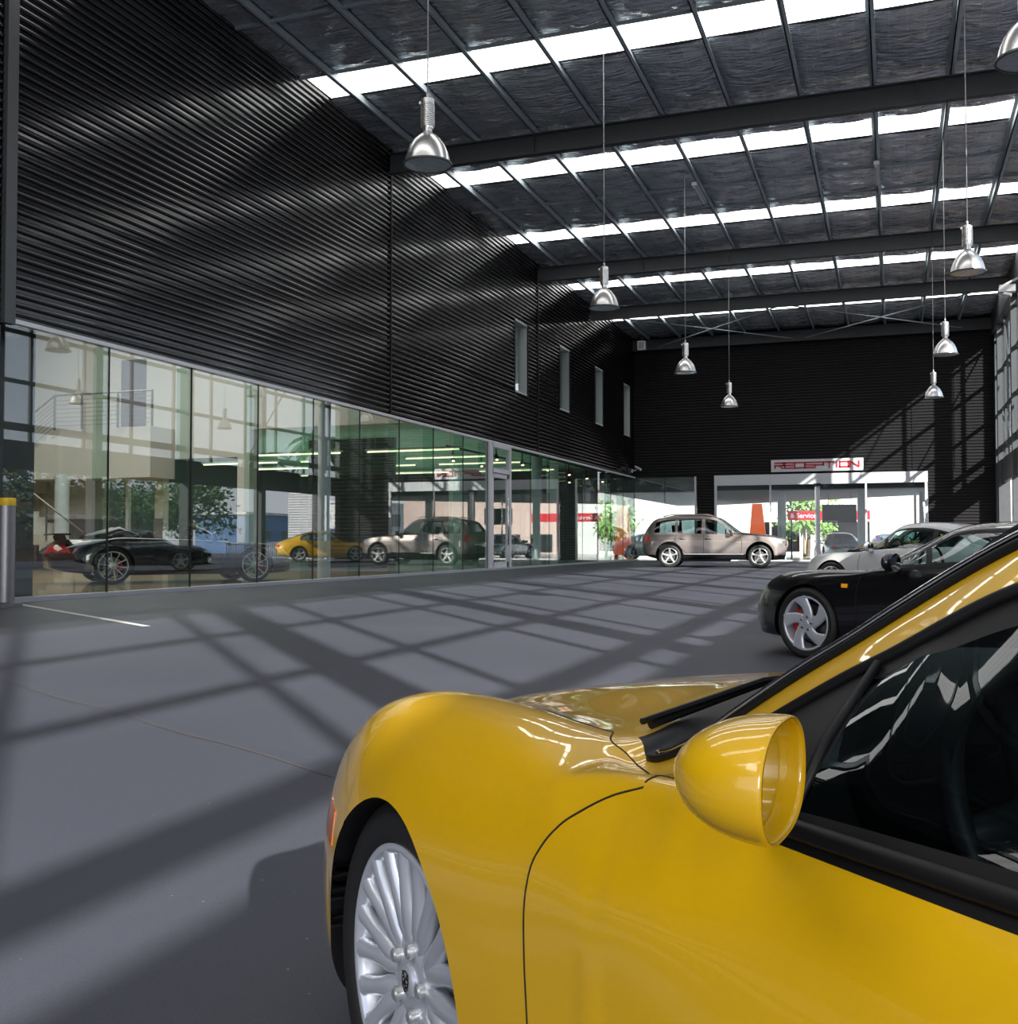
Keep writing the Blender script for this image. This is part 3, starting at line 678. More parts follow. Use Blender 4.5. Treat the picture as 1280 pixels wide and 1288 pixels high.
def suv(root, paint):
    sh = Shell(SUV, .04); T = sh.tree(); s = MB()
    for side in (1, -1):
        for dl in ([(-.60, 1.05), (-.56, .8), (-.58, .46)], [(-1.75, 1.09), (-1.76, .8), (-1.76, .46)], [(-2.62, 1.1), (-2.68, .9), (-2.48, .62), (-2.30, .46)], [(-.58, .46), (-1.4, .455), (-2.3, .46)]):
            s.tube(seam(T, dl, 'side', side=side, dense=5), .006, 5)
    sh.cut_arch(0, .40, .445, .55); sh.cut_arch(-2.855, .40, .445, .55)
    sh.paint('windscreen', lambda i, j, s, c: 5.05 < i < 6.0 and j < 1.93)
    sh.paint('tailgate_window', lambda i, j, s, c: 10.1 < i < 10.85 and j < 1.9)
    sh.paint('window_frame', lambda i, j, s, c: 5.0 < i < 9.75 and 3.0 < j < 4.02 and (j < 3.10 or j > 3.95 or 6.92 < i < 7.08 or 8.1 < i < 8.25 or i > 9.65 or 5.45 < i < 5.62 and j > 3.5))
    sh.paint('front_window', lambda i, j, s, c: 5.0 < i < 7.0 and 3.0 < j < 4.0)
    sh.paint('rear_door_window', lambda i, j, s, c: 7.0 < i < 8.2 and 3.0 < j < 4.0)
    sh.paint('quarter_window', lambda i, j, s, c: 8.2 < i < 9.7 and 3.0 < j < 4.0)
    sh.paint('tail_lamp', lambda i, j, s, c: 10.25 < i < 11.35 and .83 < c[2] < 1.07 and abs(c[1]) > .66 and c[0] < -3.48)
    sh.paint('headlamp', lambda i, j, s, c: 1.0 < i < 2.2 and .80 < c[2] < .96 and abs(c[1]) > .52 and c[0] > .46)
    sh.paint('grille', lambda i, j, s, c: i < .8 and .38 < c[2] < .74 and abs(c[1]) < .7)
    sh.paint('lower_cladding', lambda i, j, s, c: c[2] < .415)
    sh.emit(root, dict(body=('body', paint, 0), windscreen=('windscreen', M['carglass_dark'], 0), tailgate_window=('tailgate_window', M['carglass_dark'], 0), window_frame=('window_frame', paint, 1),
        front_window=('front_window', M['carglass_dark'], 1), rear_door_window=('rear_door_window', M['carglass_dark'], 1), quarter_window=('quarter_window', M['carglass_dark'], 1),
        tail_lamp=('tail_lamp', M['redlens'], 1), headlamp=('headlamp', M['headlamp'], 1), grille=('grille', M['trim'], 0), lower_cladding=('lower_cladding', M['trim'], 0)))
    s.build('shut_lines', M['seam'], root, smooth=True)
    for side in (1, -1):
        for x in (0, -2.855):
            w = MB(); w.lathe([(.44, side * .84), (.45, side * .45), (0, side * .45)], 30, 'y', (x, 0, .40), a0=-.4, a1=PI + .4)
            w.build('arch_liner', M['well'], root, smooth=True, angle=40)
        side_mirror(root, paint, (-.85, 1.03, 1.14), side, 1.15)
        st = MB(); st.bar((-.50, side * .945, .44), (-2.38, side * .945, .44), .03, .035); st.build('sill_strip', M['chrome'], root)
        for hx in (-1.62, -2.42):
            h = MB(); h.tube([(hx + .1, side * .938, .93), (hx, side * .962, .935), (hx - .1, side * .938, .93)], [.012, .02, .012], 8); h.build('door_handle', paint, root, smooth=True)
        for x in (0, -2.855): make_wheel(root, (x, side * .90, .372), .372, .262, .255, 'five', M['alloy_bright'], M['caliper_dark'], flip=side < 0, nseg=40, detail=False)
    for side in (1, -1):
        r = MB(); r.tube([(-1.5, side * .58, 1.70), (-1.7, side * .60, 1.73), (-2.8, side * .58, 1.72), (-3.1, side * .56, 1.66)], .016, 8)
        r.build('roof_rail', paint, root, smooth=True)
    cabin(root, -.95, -3.2, .74, .62, 1.1, 1.42, [(-1.55, M['leather_grey']), (-2.5, M['leather_grey'])])
    return root

def roadster(root, paint):
    """low open sports car with a tall rear wing"""
    tab = []
    for st in COUPE:
        tab.append([(x, y, z) for x, y, z in st])
    for k in range(7, 14):
        for j in range(4):
            x, y, z = tab[k][j]
            base = [.835, .845, .852, .86, .865, .87, .865][k - 7]
            tab[k][j] = (x, y, base if j >= 2 else base + .005)
    tab = [[(x * 1.06 if x > 0 else x * 1.16, y * 1.06, z * .98) for x, y, z in st] for st in tab]
    sh = Shell(tab, .04); T = sh.tree(); s = MB(); W = 2.68
    for side in (1, -1):
        s.tube(seam(T, [(-.72, .80), (-.66, .60), (-.68, .28), (-1.3, .24), (-1.85, .26), (-1.95, .5), (-1.9, .84)], 'side', side=side, dense=4), .004, 5)
    sh.cut_arch(0, .32, .38, .5); sh.cut_arch(-W, .33, .39, .5)
    sh.paint('cockpit', lambda i, j, s, c: 7.6 < i < 11.6 and j < 2.6)
    sh.paint('headlamp', lambda i, j, s, c: ((c[0] - .58) / .16)**2 + ((abs(c[1]) - .63) / .12)**2 + ((c[2] - .64) / .12)**2 < 1.0 and i < 3.6)
    sh.paint('tail_lamp', lambda i, j, s, c: 14.6 < i < 16 and .36 < abs(c[1]) and .59 < c[2] < .735)
    sh.emit(root, dict(body=('body', paint, 0), cockpit=('cockpit', M['interior'], 0), headlamp=('headlamp', M['headlamp'], 1), tail_lamp=('tail_lamp', M['redlens'], 1)))
    s.build('shut_lines', M['seam'], root, smooth=True)
    b = [(-.60, .64, .82), (-.45, .35, .83), (-.42, 0, .835), (-.45, -.35, .83), (-.60, -.64, .82)]
    t = [(-1.08, .50, 1.08), (-1.0, .28, 1.12), (-.98, 0, 1.13), (-1.0, -.28, 1.12), (-1.08, -.50, 1.08)]
    g = MB(); g.add(b + t, [(k, k + 1, k + 6, k + 5) for k in range(4)]); g.build('windscreen', M['carglass'], root, smooth=True)
    f = MB(); f.tube([b[0]] + t + [b[4]], .022, 8); f.build('windscreen_frame', paint, root, smooth=True)
    for side in (1, -1):
        for x, z, r in ((0, .32, .376), (-W, .33, .386)):
            w = MB(); w.lathe([(r, side * .80), (r + .006, side * .42), (0, side * .42)], 30, 'y', (x, 0, z), a0=-.35, a1=PI + .35)
            w.build('arch_liner', M['well'], root, smooth=True, angle=40)
        side_mirror(root, paint, (-.82, .97, .92), side)
        make_wheel(root, (0, side * .885, .335), .335, .262, .25, 'ten', M['alloy_bright'], M['caliper_red'], flip=side < 0, nseg=48, detail=False)
        make_wheel(root, (-W, side * .90, .342), .342, .272, .28, 'ten', M['alloy_bright'], M['caliper_red'], flip=side < 0, nseg=48, detail=False)
        h = MB(); h.tube([(-1.95, side * .36, .80), (-2.0, side * .36, .98)], [.13, .10], 10); h.build('headrest', M['leather'], root, smooth=True)
        v = MB(); v.tube([(-2.15, side * .36, .84), (-2.5, side * .36, .93), (-3.1, side * .36, .84)], [.10, .16, .06], 12); v.build('rear_fairing', paint, root, smooth=True)
    wg = MB(); wg.bar((-3.55, -.72, .93), (-3.55, .72, .93), .30, .035)
    for y in (-.4, .4): wg.bar((-3.45, y, .72), (-3.52, y, .92), .03, .12)
    wg.build('rear_wing', paint, root)
    sw = MB(); sw.lathe([(.15, 0), (.165, .015), (.18, 0), (.165, -.015), (.15, 0)], 24, 'x', (-1.05, .36, .86)); sw.sphere((-1.05, .36, .86), .05, 10, 6); sw.bar((-1.05, .2, .86), (-1.05, .52, .86), .02, .03)
    sw.build('steering_wheel', M['leather'], root, smooth=True)
    return root

# ------------------------------------------------------------------ the hall
XL, XR, YF, YB, ZG, ZR = -10.8, 3.75, -8.0, 46.0, 3.66, 9.95
def floor_z(x, y):
    t = min(max((x - XL) / 10.8, 0), 1.2)
    return -.36 * t * min(max(1 - y / 40, 0), 1)

def wave_metal(name, base, rough, metal=0., coat=0.):
    return mat(name, base, rough, metal=metal, coat=coat, noise=(3, .15))
M['cladding'] = mat('black_cladding', (.0055, .0052, .0057), .13, spec=.6, noise=(2.5, .25))
M['cladding_matt'] = mat('black_cladding_matt', (.017, .0165, .0175), .42, spec=.15, noise=(2.5, .25))
M['steel'] = mat('dark_steel', (.075, .08, .085), .45, metal=.1, noise=(6, .15))
M['purlin'] = mat('galvanised_purlin', (.52, .60, .63), .42, metal=.15, noise=(20, .2))
M['white_frame'] = mat('white_frame', (.70, .71, .74), .35)
M['alu'] = mat('anodised_aluminium', (.55, .56, .58), .35, metal=.5)
M['spun'] = mat('spun_aluminium', (.86, .85, .83), .30, metal=1.0, noise=(9, .08))
M['lens'] = mat('faceted_lens', (.50, .60, .62), .25, coat=.6, noise=(14, .35))
M['sign_white'] = mat('sign_white', (.72, .72, .76), .4)
M['sign_red'] = mat('sign_red', (.55, .02, .03), .4)
M['sealed'] = mat('joint_sealant', (.008, .009, .009), .6)
M['reveal'] = mat('pale_reveal', (.50, .56, .54), .6)
M['steelpost'] = mat('brushed_steel', (.30, .30, .31), .38, metal=.8, noise=(12, .1))
M['bandyellow'] = mat('yellow_band', (.80, .50, .01), .4)
M['line'] = mat('white_line_paint', (.62, .61, .57), .7, noise=(30, .15))
M['kerb'] = mat('pale_sill', (.42, .43, .47), .6, noise=(8, .1))
M['glass'] = glass_mat('clear_glazing', (.92, .96, .945), boost=1.9)
M['fin'] = glass_mat('glass_fin', (.82, .92, .88), boost=1.5)
M['door_glass'] = glass_mat('door_glazing', (.96, .985, .98), boost=.8)
M['facade_glass'] = glass_mat('facade_glazing', (.95, .97, .97), boost=1.0)

def floor_mat():
    m, nt, b = new_mat('sealed_asphalt_floor')
    tc = nt.nodes.new('ShaderNodeTexCoord'); L = nt.links.new
    n1 = nt.nodes.new('ShaderNodeTexNoise'); n1.inputs['Scale'].default_value = .35; n1.inputs['Detail'].default_value = 6
    n2 = nt.nodes.new('ShaderNodeTexNoise'); n2.inputs['Scale'].default_value = 260; n2.inputs['Detail'].default_value = 2
    L(tc.outputs['Object'], n1.inputs['Vector']); L(tc.outputs['Object'], n2.inputs['Vector'])
    r = nt.nodes.new('ShaderNodeValToRGB'); r.color_ramp.elements[0].color = (.048, .051, .070, 1); r.color_ramp.elements[1].color = (.067, .069, .090, 1)
    r.color_ramp.elements[0].position = .35; r.color_ramp.elements[1].position = .7
    L(n1.outputs['Fac'], r.inputs[0])
    r2 = nt.nodes.new('ShaderNodeMapRange'); r2.inputs['From Min'].default_value = .3; r2.inputs['From Max'].default_value = .8; r2.inputs['To Min'].default_value = .8; r2.inputs['To Max'].default_value = 1.3
    L(n2.outputs['Fac'], r2.inputs['Value'])
    x = nt.nodes.new('ShaderNodeMix'); x.data_type = 'RGBA'; x.blend_type = 'MULTIPLY'; x.inputs[0].default_value = 1
    L(r.outputs[0], x.inputs[6]); L(r2.outputs[0], x.inputs[7])
    # pale flecks
    v = nt.nodes.new('ShaderNodeTexVoronoi'); v.inputs['Scale'].default_value = 9
    L(tc.outputs['Object'], v.inputs['Vector'])
    lt = nt.nodes.new('ShaderNodeMath'); lt.operation = 'LESS_THAN'; lt.inputs[1].default_value = .028; L(v.outputs['Distance'], lt.inputs[0])
    x2 = nt.nodes.new('ShaderNodeMix'); x2.data_type = 'RGBA'; x2.inputs[7].default_value = (.32, .32, .34, 1); L(lt.outputs[0], x2.inputs[0]); L(x.outputs[2], x2.inputs[6])
    L(x2.outputs[2], b.inputs['Base Color']); b.inputs['Roughness'].default_value = .52; b.inputs['Specular IOR Level'].default_value = .35
    bp = nt.nodes.new('ShaderNodeBump'); bp.inputs['Strength'].default_value = .25; bp.inputs['Distance'].default_value = .004
    L(n2.outputs['Fac'], bp.inputs['Height']); L(bp.outputs['Normal'], b.inputs['Normal'])
    return m
def foil_mat():
    m, nt, b = new_mat('foil_insulation'); L = nt.links.new
    tc = nt.nodes.new('ShaderNodeTexCoord')
    mp = nt.nodes.new('ShaderNodeMapping'); mp.inputs['Scale'].default_value = (2.6, 11, 1); L(tc.outputs['Object'], mp.inputs[0])
    n = nt.nodes.new('ShaderNodeTexNoise'); n.inputs['Scale'].default_value = 1.0; n.inputs['Detail'].default_value = 3; n.inputs['Distortion'].default_value = .4
    L(mp.outputs[0], n.inputs['Vector'])
    # wire mesh: thin lines on a grid
    sx = nt.nodes.new('ShaderNodeSeparateXYZ'); L(tc.outputs['Object'], sx.inputs[0])
    def line(axis, pitch, w):
        a = nt.nodes.new('ShaderNodeMath'); a.operation = 'MULTIPLY'; a.inputs[1].default_value = 1 / pitch; L(sx.outputs[axis], a.inputs[0])
        f = nt.nodes.new('ShaderNodeMath'); f.operation = 'FRACT'; L(a.outputs[0], f.inputs[0])
        t = nt.nodes.new('ShaderNodeMath'); t.operation = 'LESS_THAN'; t.inputs[1].default_value = w; L(f.outputs[0], t.inputs[0]); return t
    lx, ly = line(0, .30, .07), line(1, .30, .06)
    mx = nt.nodes.new('ShaderNodeMath'); mx.operation = 'MAXIMUM'; L(lx.outputs[0], mx.inputs[0]); L(ly.outputs[0], mx.inputs[1])
    c = nt.nodes.new('ShaderNodeMix'); c.data_type = 'RGBA'; c.inputs[6].default_value = (.70, .73, .78, 1); c.inputs[7].default_value = (.85, .86, .86, 1)
    L(mx.outputs[0], c.inputs[0]); L(c.outputs[2], b.inputs['Base Color'])
    b.inputs['Metallic'].default_value = .62; b.inputs['Roughness'].default_value = .17
    ad = nt.nodes.new('ShaderNodeMath'); ad.operation = 'MULTIPLY_ADD'; ad.inputs[1].default_value = -.12; L(mx.outputs[0], ad.inputs[0]); L(n.outputs['Fac'], ad.inputs[2])
    bp = nt.nodes.new('ShaderNodeBump'); bp.inputs['Strength'].default_value = 1.0; bp.inputs['Distance'].default_value = .10
    L(ad.outputs[0], bp.inputs['Height']); L(bp.outputs['Normal'], b.inputs['Normal'])
    return m
def sky_sheet_mat():
    m, nt, b = new_mat('translucent_roof_sheet'); L = nt.links.new
    tc = nt.nodes.new('ShaderNodeTexCoord'); w = nt.nodes.new('ShaderNodeTexWave'); w.inputs['Scale'].default_value = 1.3; w.bands_direction = 'Y'
    L(tc.outputs['Object'], w.inputs['Vector'])
    r = nt.nodes.new('ShaderNodeMapRange'); r.inputs['To Min'].default_value = 3.6; r.inputs['To Max'].default_value = 4.6
    L(w.outputs['Fac'], r.inputs['Value']); L(r.outputs[0], b.inputs['Emission Strength'])
    b.inputs['Base Color'].default_value = (.8, .8, .8, 1); b.inputs['Emission Color'].default_value = (1, .985, .97, 1); b.inputs['Roughness'].default_value = .5
    return m
M['floor'] = floor_mat(); M['foil'] = foil_mat(); M['skysheet'] = sky_sheet_mat()

# floor: a shallow fall toward the parked cars
mb = MB(); xs = np.linspace(XL - .25, 14, 60); ys = np.linspace(YF - 4, YB + .6, 90)
mb.add([(x, y, floor_z(x, y)) for x in xs for y in ys], [(i * 90 + j, (i + 1) * 90 + j, (i + 1) * 90 + j + 1, i * 90 + j + 1) for i in range(59) for j in range(89)])
struct(mb.build('floor', M['floor'], smooth=True), 'dark blue-grey sealed floor of the hall')
# painted line and bay marker by the glass
mb = MB(); d = Vector((3.3, -1.55, 0)).normalized(); n_ = Vector((-d.y, d.x, 0)) * .045
A, B_ = Vector((-10.53, 10.55, 0)), Vector((-7.25, 9.0, 0))
L_ = []
for k in range(9):
    p = A.lerp(B_, k / 8); L_ += [p + n_, p - n_]
mb.add([(p.x, p.y, floor_z(p.x, p.y) + .004) for p in L_], [(2 * k, 2 * k + 1, 2 * k + 3, 2 * k + 2) for k in range(8)])
struct(mb.build('floor_marking', M['line']), 'white painted line on the floor by the first glass pane')

mb = MB(); A, B_ = Vector((-9.5, 7.1, 0)), Vector((-1.4, 3.75, 0)); n_ = Vector((.38, .92, 0)) * .004; L_ = []
for k in range(25):
    p = A.lerp(B_, k / 24) + Vector((0, .02 * math.sin(k * 1.7), 0)); L_ += [p + n_, p - n_]
mb.add([(p.x, p.y, floor_z(p.x, p.y) + .003) for p in L_], [(2 * k, 2 * k + 1, 2 * k + 3, 2 * k + 2) for k in range(24)])
struct(mb.build('floor_joint', mat('joint_line', (.10, .075, .06), .8)), 'thin joint line across the floor')
# ribbed cladding: horizontal ribs running along a wall
PITCH = .1235
def ribs(mb, z0, z1, p0, p1, nrm):
    """panel between plan points p0 and p1, ribs facing nrm"""
    prof = []; z = math.ceil(z0 / PITCH) * PITCH - PITCH
    while z < z1:
        for dz, dp in [(0, 0), (.046, 0), (.048, .004)] + [(.085 - .036 * math.cos(PI * q / 8), .004 + .034 * math.sin(PI * q / 8) ** .8) for q in range(1, 8)] + [(.122, .004)]:
            zz = z + dz
            if z0 <= zz <= z1: prof.append((zz, dp))
        z += PITCH
    prof = [(z0, 0)] + prof + [(z1, 0)]
    vs = []
    for zz, dp in prof:
        for p in (p0, p1): vs.append((p[0] + nrm[0] * dp, p[1] + nrm[1] * dp, zz))
    mb.add(vs, [(2 * k, 2 * k + 1, 2 * k + 3, 2 * k + 2) for k in range(len(prof) - 1)])
WIN = [30.24, 34.84, 39.44, 44.04]; WW, WZ0, WZ1 = 1.12, 5.42, 7.59
mb = MB(); X0 = XL - .038
for a, b in ((10.72, 21.74), (21.78, 32.43), (32.47, YB)):
    ribs(mb, ZG + .03, WZ0, (X0, a), (X0, b), (1, 0)); ribs(mb, WZ1, ZR, (X0, a), (X0, b), (1, 0))
    cuts = [a] + [v for w in WIN if a < w < b for v in (w, w + WW)] + [b]
    for k in range(0, len(cuts), 2): ribs(mb, WZ0, WZ1, (X0, cuts[k]), (X0, cuts[k + 1]), (1, 0))
ribs(mb, -.02, ZR, (X0 + .0, YF), (X0, 10.50), (1, 0))
mb.box(XL - .30, XL - .045, 10.57, 30.0, ZG + .05, ZR); mb.box(XL - .30, XL - .045, YF, 10.55, -.1, ZR)
for a, b in ((30.0, 30.24),) + tuple((WIN[k] + WW, WIN[k + 1]) for k in range(3)) + ((45.16, YB + .3),): mb.box(XL - .30, XL - .045, a, b, ZG + .05, ZR)
for w in WIN: mb.box(XL - .30, XL - .045, w, w + WW, ZG + .05, WZ0); mb.box(XL - .30, XL - .045, w, w + WW, WZ1, ZR)
wl = struct(mb.build('wall_left', M['cladding'], smooth=True, angle=48), 'tall black wall of horizontal ribbed cladding above the glass')
for k, y in enumerate((10.61, 21.76, 32.45)):
    mb = MB(); mb.box(XL - .03, XL + (.05 if k == 0 else .012), y - (.09 if k == 0 else .022), y + (.09 if k == 0 else .022), ZG + .03 if k else 3.62, ZR)
    mb.build('cover_strip', M['trim'] if k else M['steel'], wl)
mb = MB(); mb.box(XL - .10, XL + .035, 10.55, YB, ZG - .02, ZG + .04); struct(mb.build('trim_1', M['white_frame']), 'pale head trim along the top of the glass wall')
mb = MB(); mb.box(XL - .12, XL + .10, 10.55, YB - .05, -.06, .055); struct(mb.build('trim_2', M['kerb']), 'pale sill along the foot of the glass wall')
nwin = [0]
def window(label=None):
    nwin[0] += 1; return 'window_%d' % nwin[0]
for w in WIN:
    f = MB(); d = .28
    f.box(XL - d, XL + .02, w + WW - .02, w + WW + .05, WZ0 - .05, WZ1 + .05, 1); f.box(XL - d, XL + .0, w - .05, w + .01, WZ0, WZ1, 1)
    f.box(XL - d, XL + .0, w, w + WW, WZ1 - .02, WZ1 + .03, 0); f.box(XL - d, XL, w, w + WW, WZ0 - .03, WZ0 + .02, 0)
    f.box(XL - d, XL - .01, w + WW - .035, w + WW - .02, WZ0 + .02, WZ1 - .02, 0)
    o = struct(f.build(window(), [M['reveal'], M['trim']]), 'narrow upright slit window high in the black wall')
    g = MB(); g.box(XL - d + .02, XL - d + .03, w, w + WW, WZ0, WZ1); g.build('pane', M['glass'], o)
    g = MB(); g.box(XL - 1.3, XL - 1.25, w - .5, w + WW + .5, WZ0 - .5, WZ1 + .5); g.build('blind', M['steel'], o)
# glass wall: panes butt-jointed with fins behind
J = [10.575 + 1.938 * k for k in range(9)] + [27.88]
J2 = [29.72, 31.66, 33.6, 35.54, 37.6, 39.66, 41.76, 43.8, 45.93]
for js in (J, J2):
    for a, b in zip(js[:-1], js[1:]):
        g = MB(); g.box(XL - .007, XL + .007, a + .006, b - .006, .04, ZG - .01)
        o = struct(g.build(window(), M['glass']), 'tall frameless pane of the showroom glass wall')
        s = MB(); s.box(XL - .010, XL + .010, b - .012, b + .012, .04, ZG - .01); s.build('joint', M['sealed'], o)
        fn = MB(); fn.box(XL - .28, XL - .012, b - .008, b + .008, .04, ZG - .01); fn.build('glass_fin', M['fin'], o)
for a, b in ((-10.78, -9.45), (-9.45, -8.12)):
    g = MB(); g.box(a + .006, b - .006, YB - .007, YB + .007, .04, ZG - .01); o = struct(g.build(window(), M['glass']), 'glass pane on the end wall beside the corner')
    s = MB(); s.box(b - .012, b + .012, YB - .01, YB + .01, .04, ZG); s.build('joint', M['sealed'], o)
mb = MB(); mb.box(-8.14, -8.06, YB - .06, YB + .06, 0, ZG); struct(mb.build('trim_3', M['alu']), 'slim aluminium post ending the corner glass')
# glazed door in the glass wall
D0, D1 = 27.90, 29.70
f = MB()
f.box(XL - .07, XL + .07, D0, D0 + .26, -.05, ZG); f.box(XL - .07, XL + .07, D1 - .12, D1, -.05, ZG)
f.box(XL - .07, XL + .07, D0 + .2, D1 - .1, ZG - .14, ZG); f.box(XL - .07, XL + .07, D0 + .2, D1 - .1, 2.80, 2.92)
dr = struct(f.build('door_1', M['white_frame']), 'white framed glazed door in the glass wall')
l = MB(); y0, y1 = D0 + .29, D1 - .15
l.box(XL - .03, XL + .03, y0, y0 + .12, .03, 2.78); l.box(XL - .03, XL + .03, y1 - .12, y1, .03, 2.78); l.box(XL - .03, XL + .03, y0, y1, 2.66, 2.78); l.box(XL - .03, XL + .03, y0, y1, .03, .22)
lf = l.build('door_leaf', M['white_frame'], dr)
g = MB(); g.box(XL - .006, XL + .006, y0 + .12, y1 - .12, .22, 2.66); g.build('door_pane', M['glass'], lf)
g = MB(); g.box(XL - .006, XL + .006, D0 + .26, D1 - .12, 2.92, ZG - .14); g.build('transom_pane', M['glass'], dr)
h = MB(); h.tube([(XL + .10, y1 - .22, .7), (XL + .10, y1 - .22, 2.1)], .022, 10); h.bar((XL, y1 - .22, .85), (XL + .10, y1 - .22, .85), .02, .02); h.bar((XL, y1 - .22, 1.95), (XL + .10, y1 - .22, 1.95), .02, .02)
h.build('door_handle', M['chrome'], lf, smooth=True)

# end wall
mb = MB(); Y0 = YB + .038
ribs(mb, ZG + .03, ZR, (-11.1, Y0), (3.75, Y0), (0, -1)); ribs(mb, -.05, ZG + .03, (-8.05, Y0), (-7.30, Y0), (0, -1)); ribs(mb, -.05, ZG + .03, (1.32, Y0), (3.75, Y0), (0, -1))
mb.box(-11.3, 3.9, Y0 + .04, Y0 + .28, ZG + .03, ZR); mb.box(-8.05, -7.30, Y0 + .012, Y0 + .25, -.05, ZG + .03); mb.box(1.32, 3.9, Y0 + .012, Y0 + .25, -.05, ZG + .03)
wb = struct(mb.build('wall_back', M['cladding_matt'], smooth=True, angle=48), 'black ribbed end wall above the reception doors')
for x in (.75, 2.35):
    mb = MB(); mb.box(x - .02, x + .02, YB - .012, YB + .03, ZG + .1, ZR); mb.build('cover_strip', M['trim'], wb)
f = MB(); YD = YB - .02
f.box(-7.28, 1.30, YD - .08, YD + .10, 3.24, 3.68)
for x, w in ((-7.23, .10), (-4.92, .07), (-3.0, .20), (-1.07, .07), (1.24, .10)): f.box(x - w / 2, x + w / 2, YD - .06, YD + .06, 0, 3.24)
f.box(-7.28, 1.30, YD - .04, YD + .06, -.02, .06)
rd = struct(f.build('door_2', M['white_frame']), 'white framed glazed reception entrance in the end wall')
for a, b, nm in ((-7.18, -4.955, 'side_pane'), (-4.885, -3.1, 'sliding_pane'), (-2.9, -1.105, 'sliding_pane'), (-1.035, 1.19, 'side_pane')):
    g = MB(); g.box(a, b, YD - .006, YD + .006, .06, 3.24); g.build(nm, M['door_glass'], rd)
s = MB(); s.box(-3.14, -2.86, YD - .14, YD - .06, 3.16, 3.26); s.build('door_sensor', M['trim'], rd)
for x in (-4.92, -3.0, -1.07):
    s = MB(); s.box(x - .008, x + .008, YD - .084, YD - .08, 3.24, 3.68); s.build('fascia_joint', M['alu'], rd)
# reception sign
sg = MB(); sg.box(-4.87, -1.16, YB - .16, YB - .04, 3.775, 4.285); sgo = sg.build('reception_sign', M['sign_white']); tag(sgo, 'white RECEPTION sign panel with red letters above the doors', 'sign')
def letters(txt, x0, x1, z0, z1, y, w, th=.03):
    mb = MB(); n = len(txt); adv = (x1 - x0) / n
    adv_of = lambda c: .45 if c == 'I' else 1.0
    tot = sum(adv_of(c) for c in txt); u = (x1 - x0) / tot; x = x0
    for c in txt:
        W = u * adv_of(c); a, b = x + .08 * u, x + W - .08 * u; m = (z0 + z1) / 2; h = w / 2
        P = lambda *p: [mb.bar((p[k][0], y, p[k][1]), (p[k + 1][0], y, p[k + 1][1]), w, th, 0, (0, 1, 0)) for k in range(len(p) - 1)]
        H, V = (lambda xx0, xx1, z: mb.box(xx0 - h, xx1 + h, y - th / 2, y + th / 2, z - h, z + h)), (lambda xx, za, zb: mb.box(xx - h, xx + h, y - th / 2, y + th / 2, za - h, zb + h))
        if c in 'RP':
            H(a, b, z1); V(b, m, z1); H(a, b, m); V(a, z0, m if c == 'R' else m)
            if c == 'R': P(((a + b) / 2, m), (b, z0 - h))
        elif c == 'E': H(a, b, z1); H(a, b, m); H(a, b, z0); V(a, z0, z1)
        elif c == 'C': H(a, b, z1); H(a, b, z0); V(a, z0, z1)
        elif c == 'T': H(a, b, z1); V((a + b) / 2, z0, z1)
        elif c == 'I': V((a + b) / 2, z0, z1)
        elif c == 'O': H(a, b, z1); H(a, b, z0); V(a, z0, z1); V(b, z0, z1)
        elif c == 'N': V(a, z0, z1); V(b, z0, z1); P((a, z1), (b, z0))
        x += W
    return mb
letters('RECEPTION', -4.74, -1.30, 3.93, 4.15, YB - .17, .056).build('lettering', M['sign_red'], sgo)

# right side: solid band and roller shutters below, glazed grid above
mb = MB()
for y in np.arange(-6.1, YB, 5.0):
    mb.box(XR - .02, XR + .38, y - .16, y + .16, -.6, 9.2)
mb.box(XR + .1, XR + .25, YF, YB, 3.05, 3.94); mb.box(XR - .05, XR + .35, YF, YB, 9.05, ZR)
mb.box(XR + .05, XR + .30, 45.6, YB + .3, -.6, ZR)
mb.box(XR + .12, XR + .2, YF, 17.0, -.6, 3.05)
struct(mb.build('wall_right', M['steel']), 'right side wall of steel posts and shutters, glazed grid above')
f = MB()
for z, hh in ((4.37, .24), (5.78, .13), (7.32, .13), (8.72, .10)): f.box(XR + .10, XR + .18, YF, 45.6, z - hh / 2, z + hh / 2)
for y in np.arange(-6.75, 45, 2.34): f.box(XR + .10, XR + .18, y - .06, y + .06, 3.94, 9.05)
o = struct(f.build(window(), M['steel']), 'high glazed grid of the right side wall')
g = MB(); g.box(XR + .135, XR + .145, YF, 45.6, 3.94, 9.05); g.build('panes', M['facade_glass'], o)
br = MB()
for y in (37.4, 41.2): br.bar((XR + .06, y, 3.9), (XR + .06, y + 4.6, 9.0), .05, .03)
br.build('wall_bracing', M['steel'], o)
# return wall and posts beyond the last bay
mb = MB(); mb.box(XR + .42, XR + .62, 45.0, 45.3, -.5, 3.4, 0); mb.box(XR + .95, XR + 1.15, 45.0, 45.3, -.5, 3.4, 0)
struct(mb.build('trim_4', M['white_frame']), 'pair of white posts at the end of the right side')
mb = MB(); ribs(mb, -.5, 3.5, (XR + 1.2, 45.1), (XR + 2.6, 45.1), (0, -1)); mb.box(XR + 1.2, XR + 2.6, 45.11, 45.3, -.5, 3.5)
struct(mb.build('wall_return', M['white_frame']), 'pale ribbed return wall beyond the right side')

mb = MB(); mb.box(XL - .3, XR + .4, YF - .3, YF - .05, 5.6, ZR); struct(mb.build('wall_front_blocker', M['cladding']), 'unseen black wall added above the open front of the hall')  # unseen wall, added to cut the sky's brightness through the front
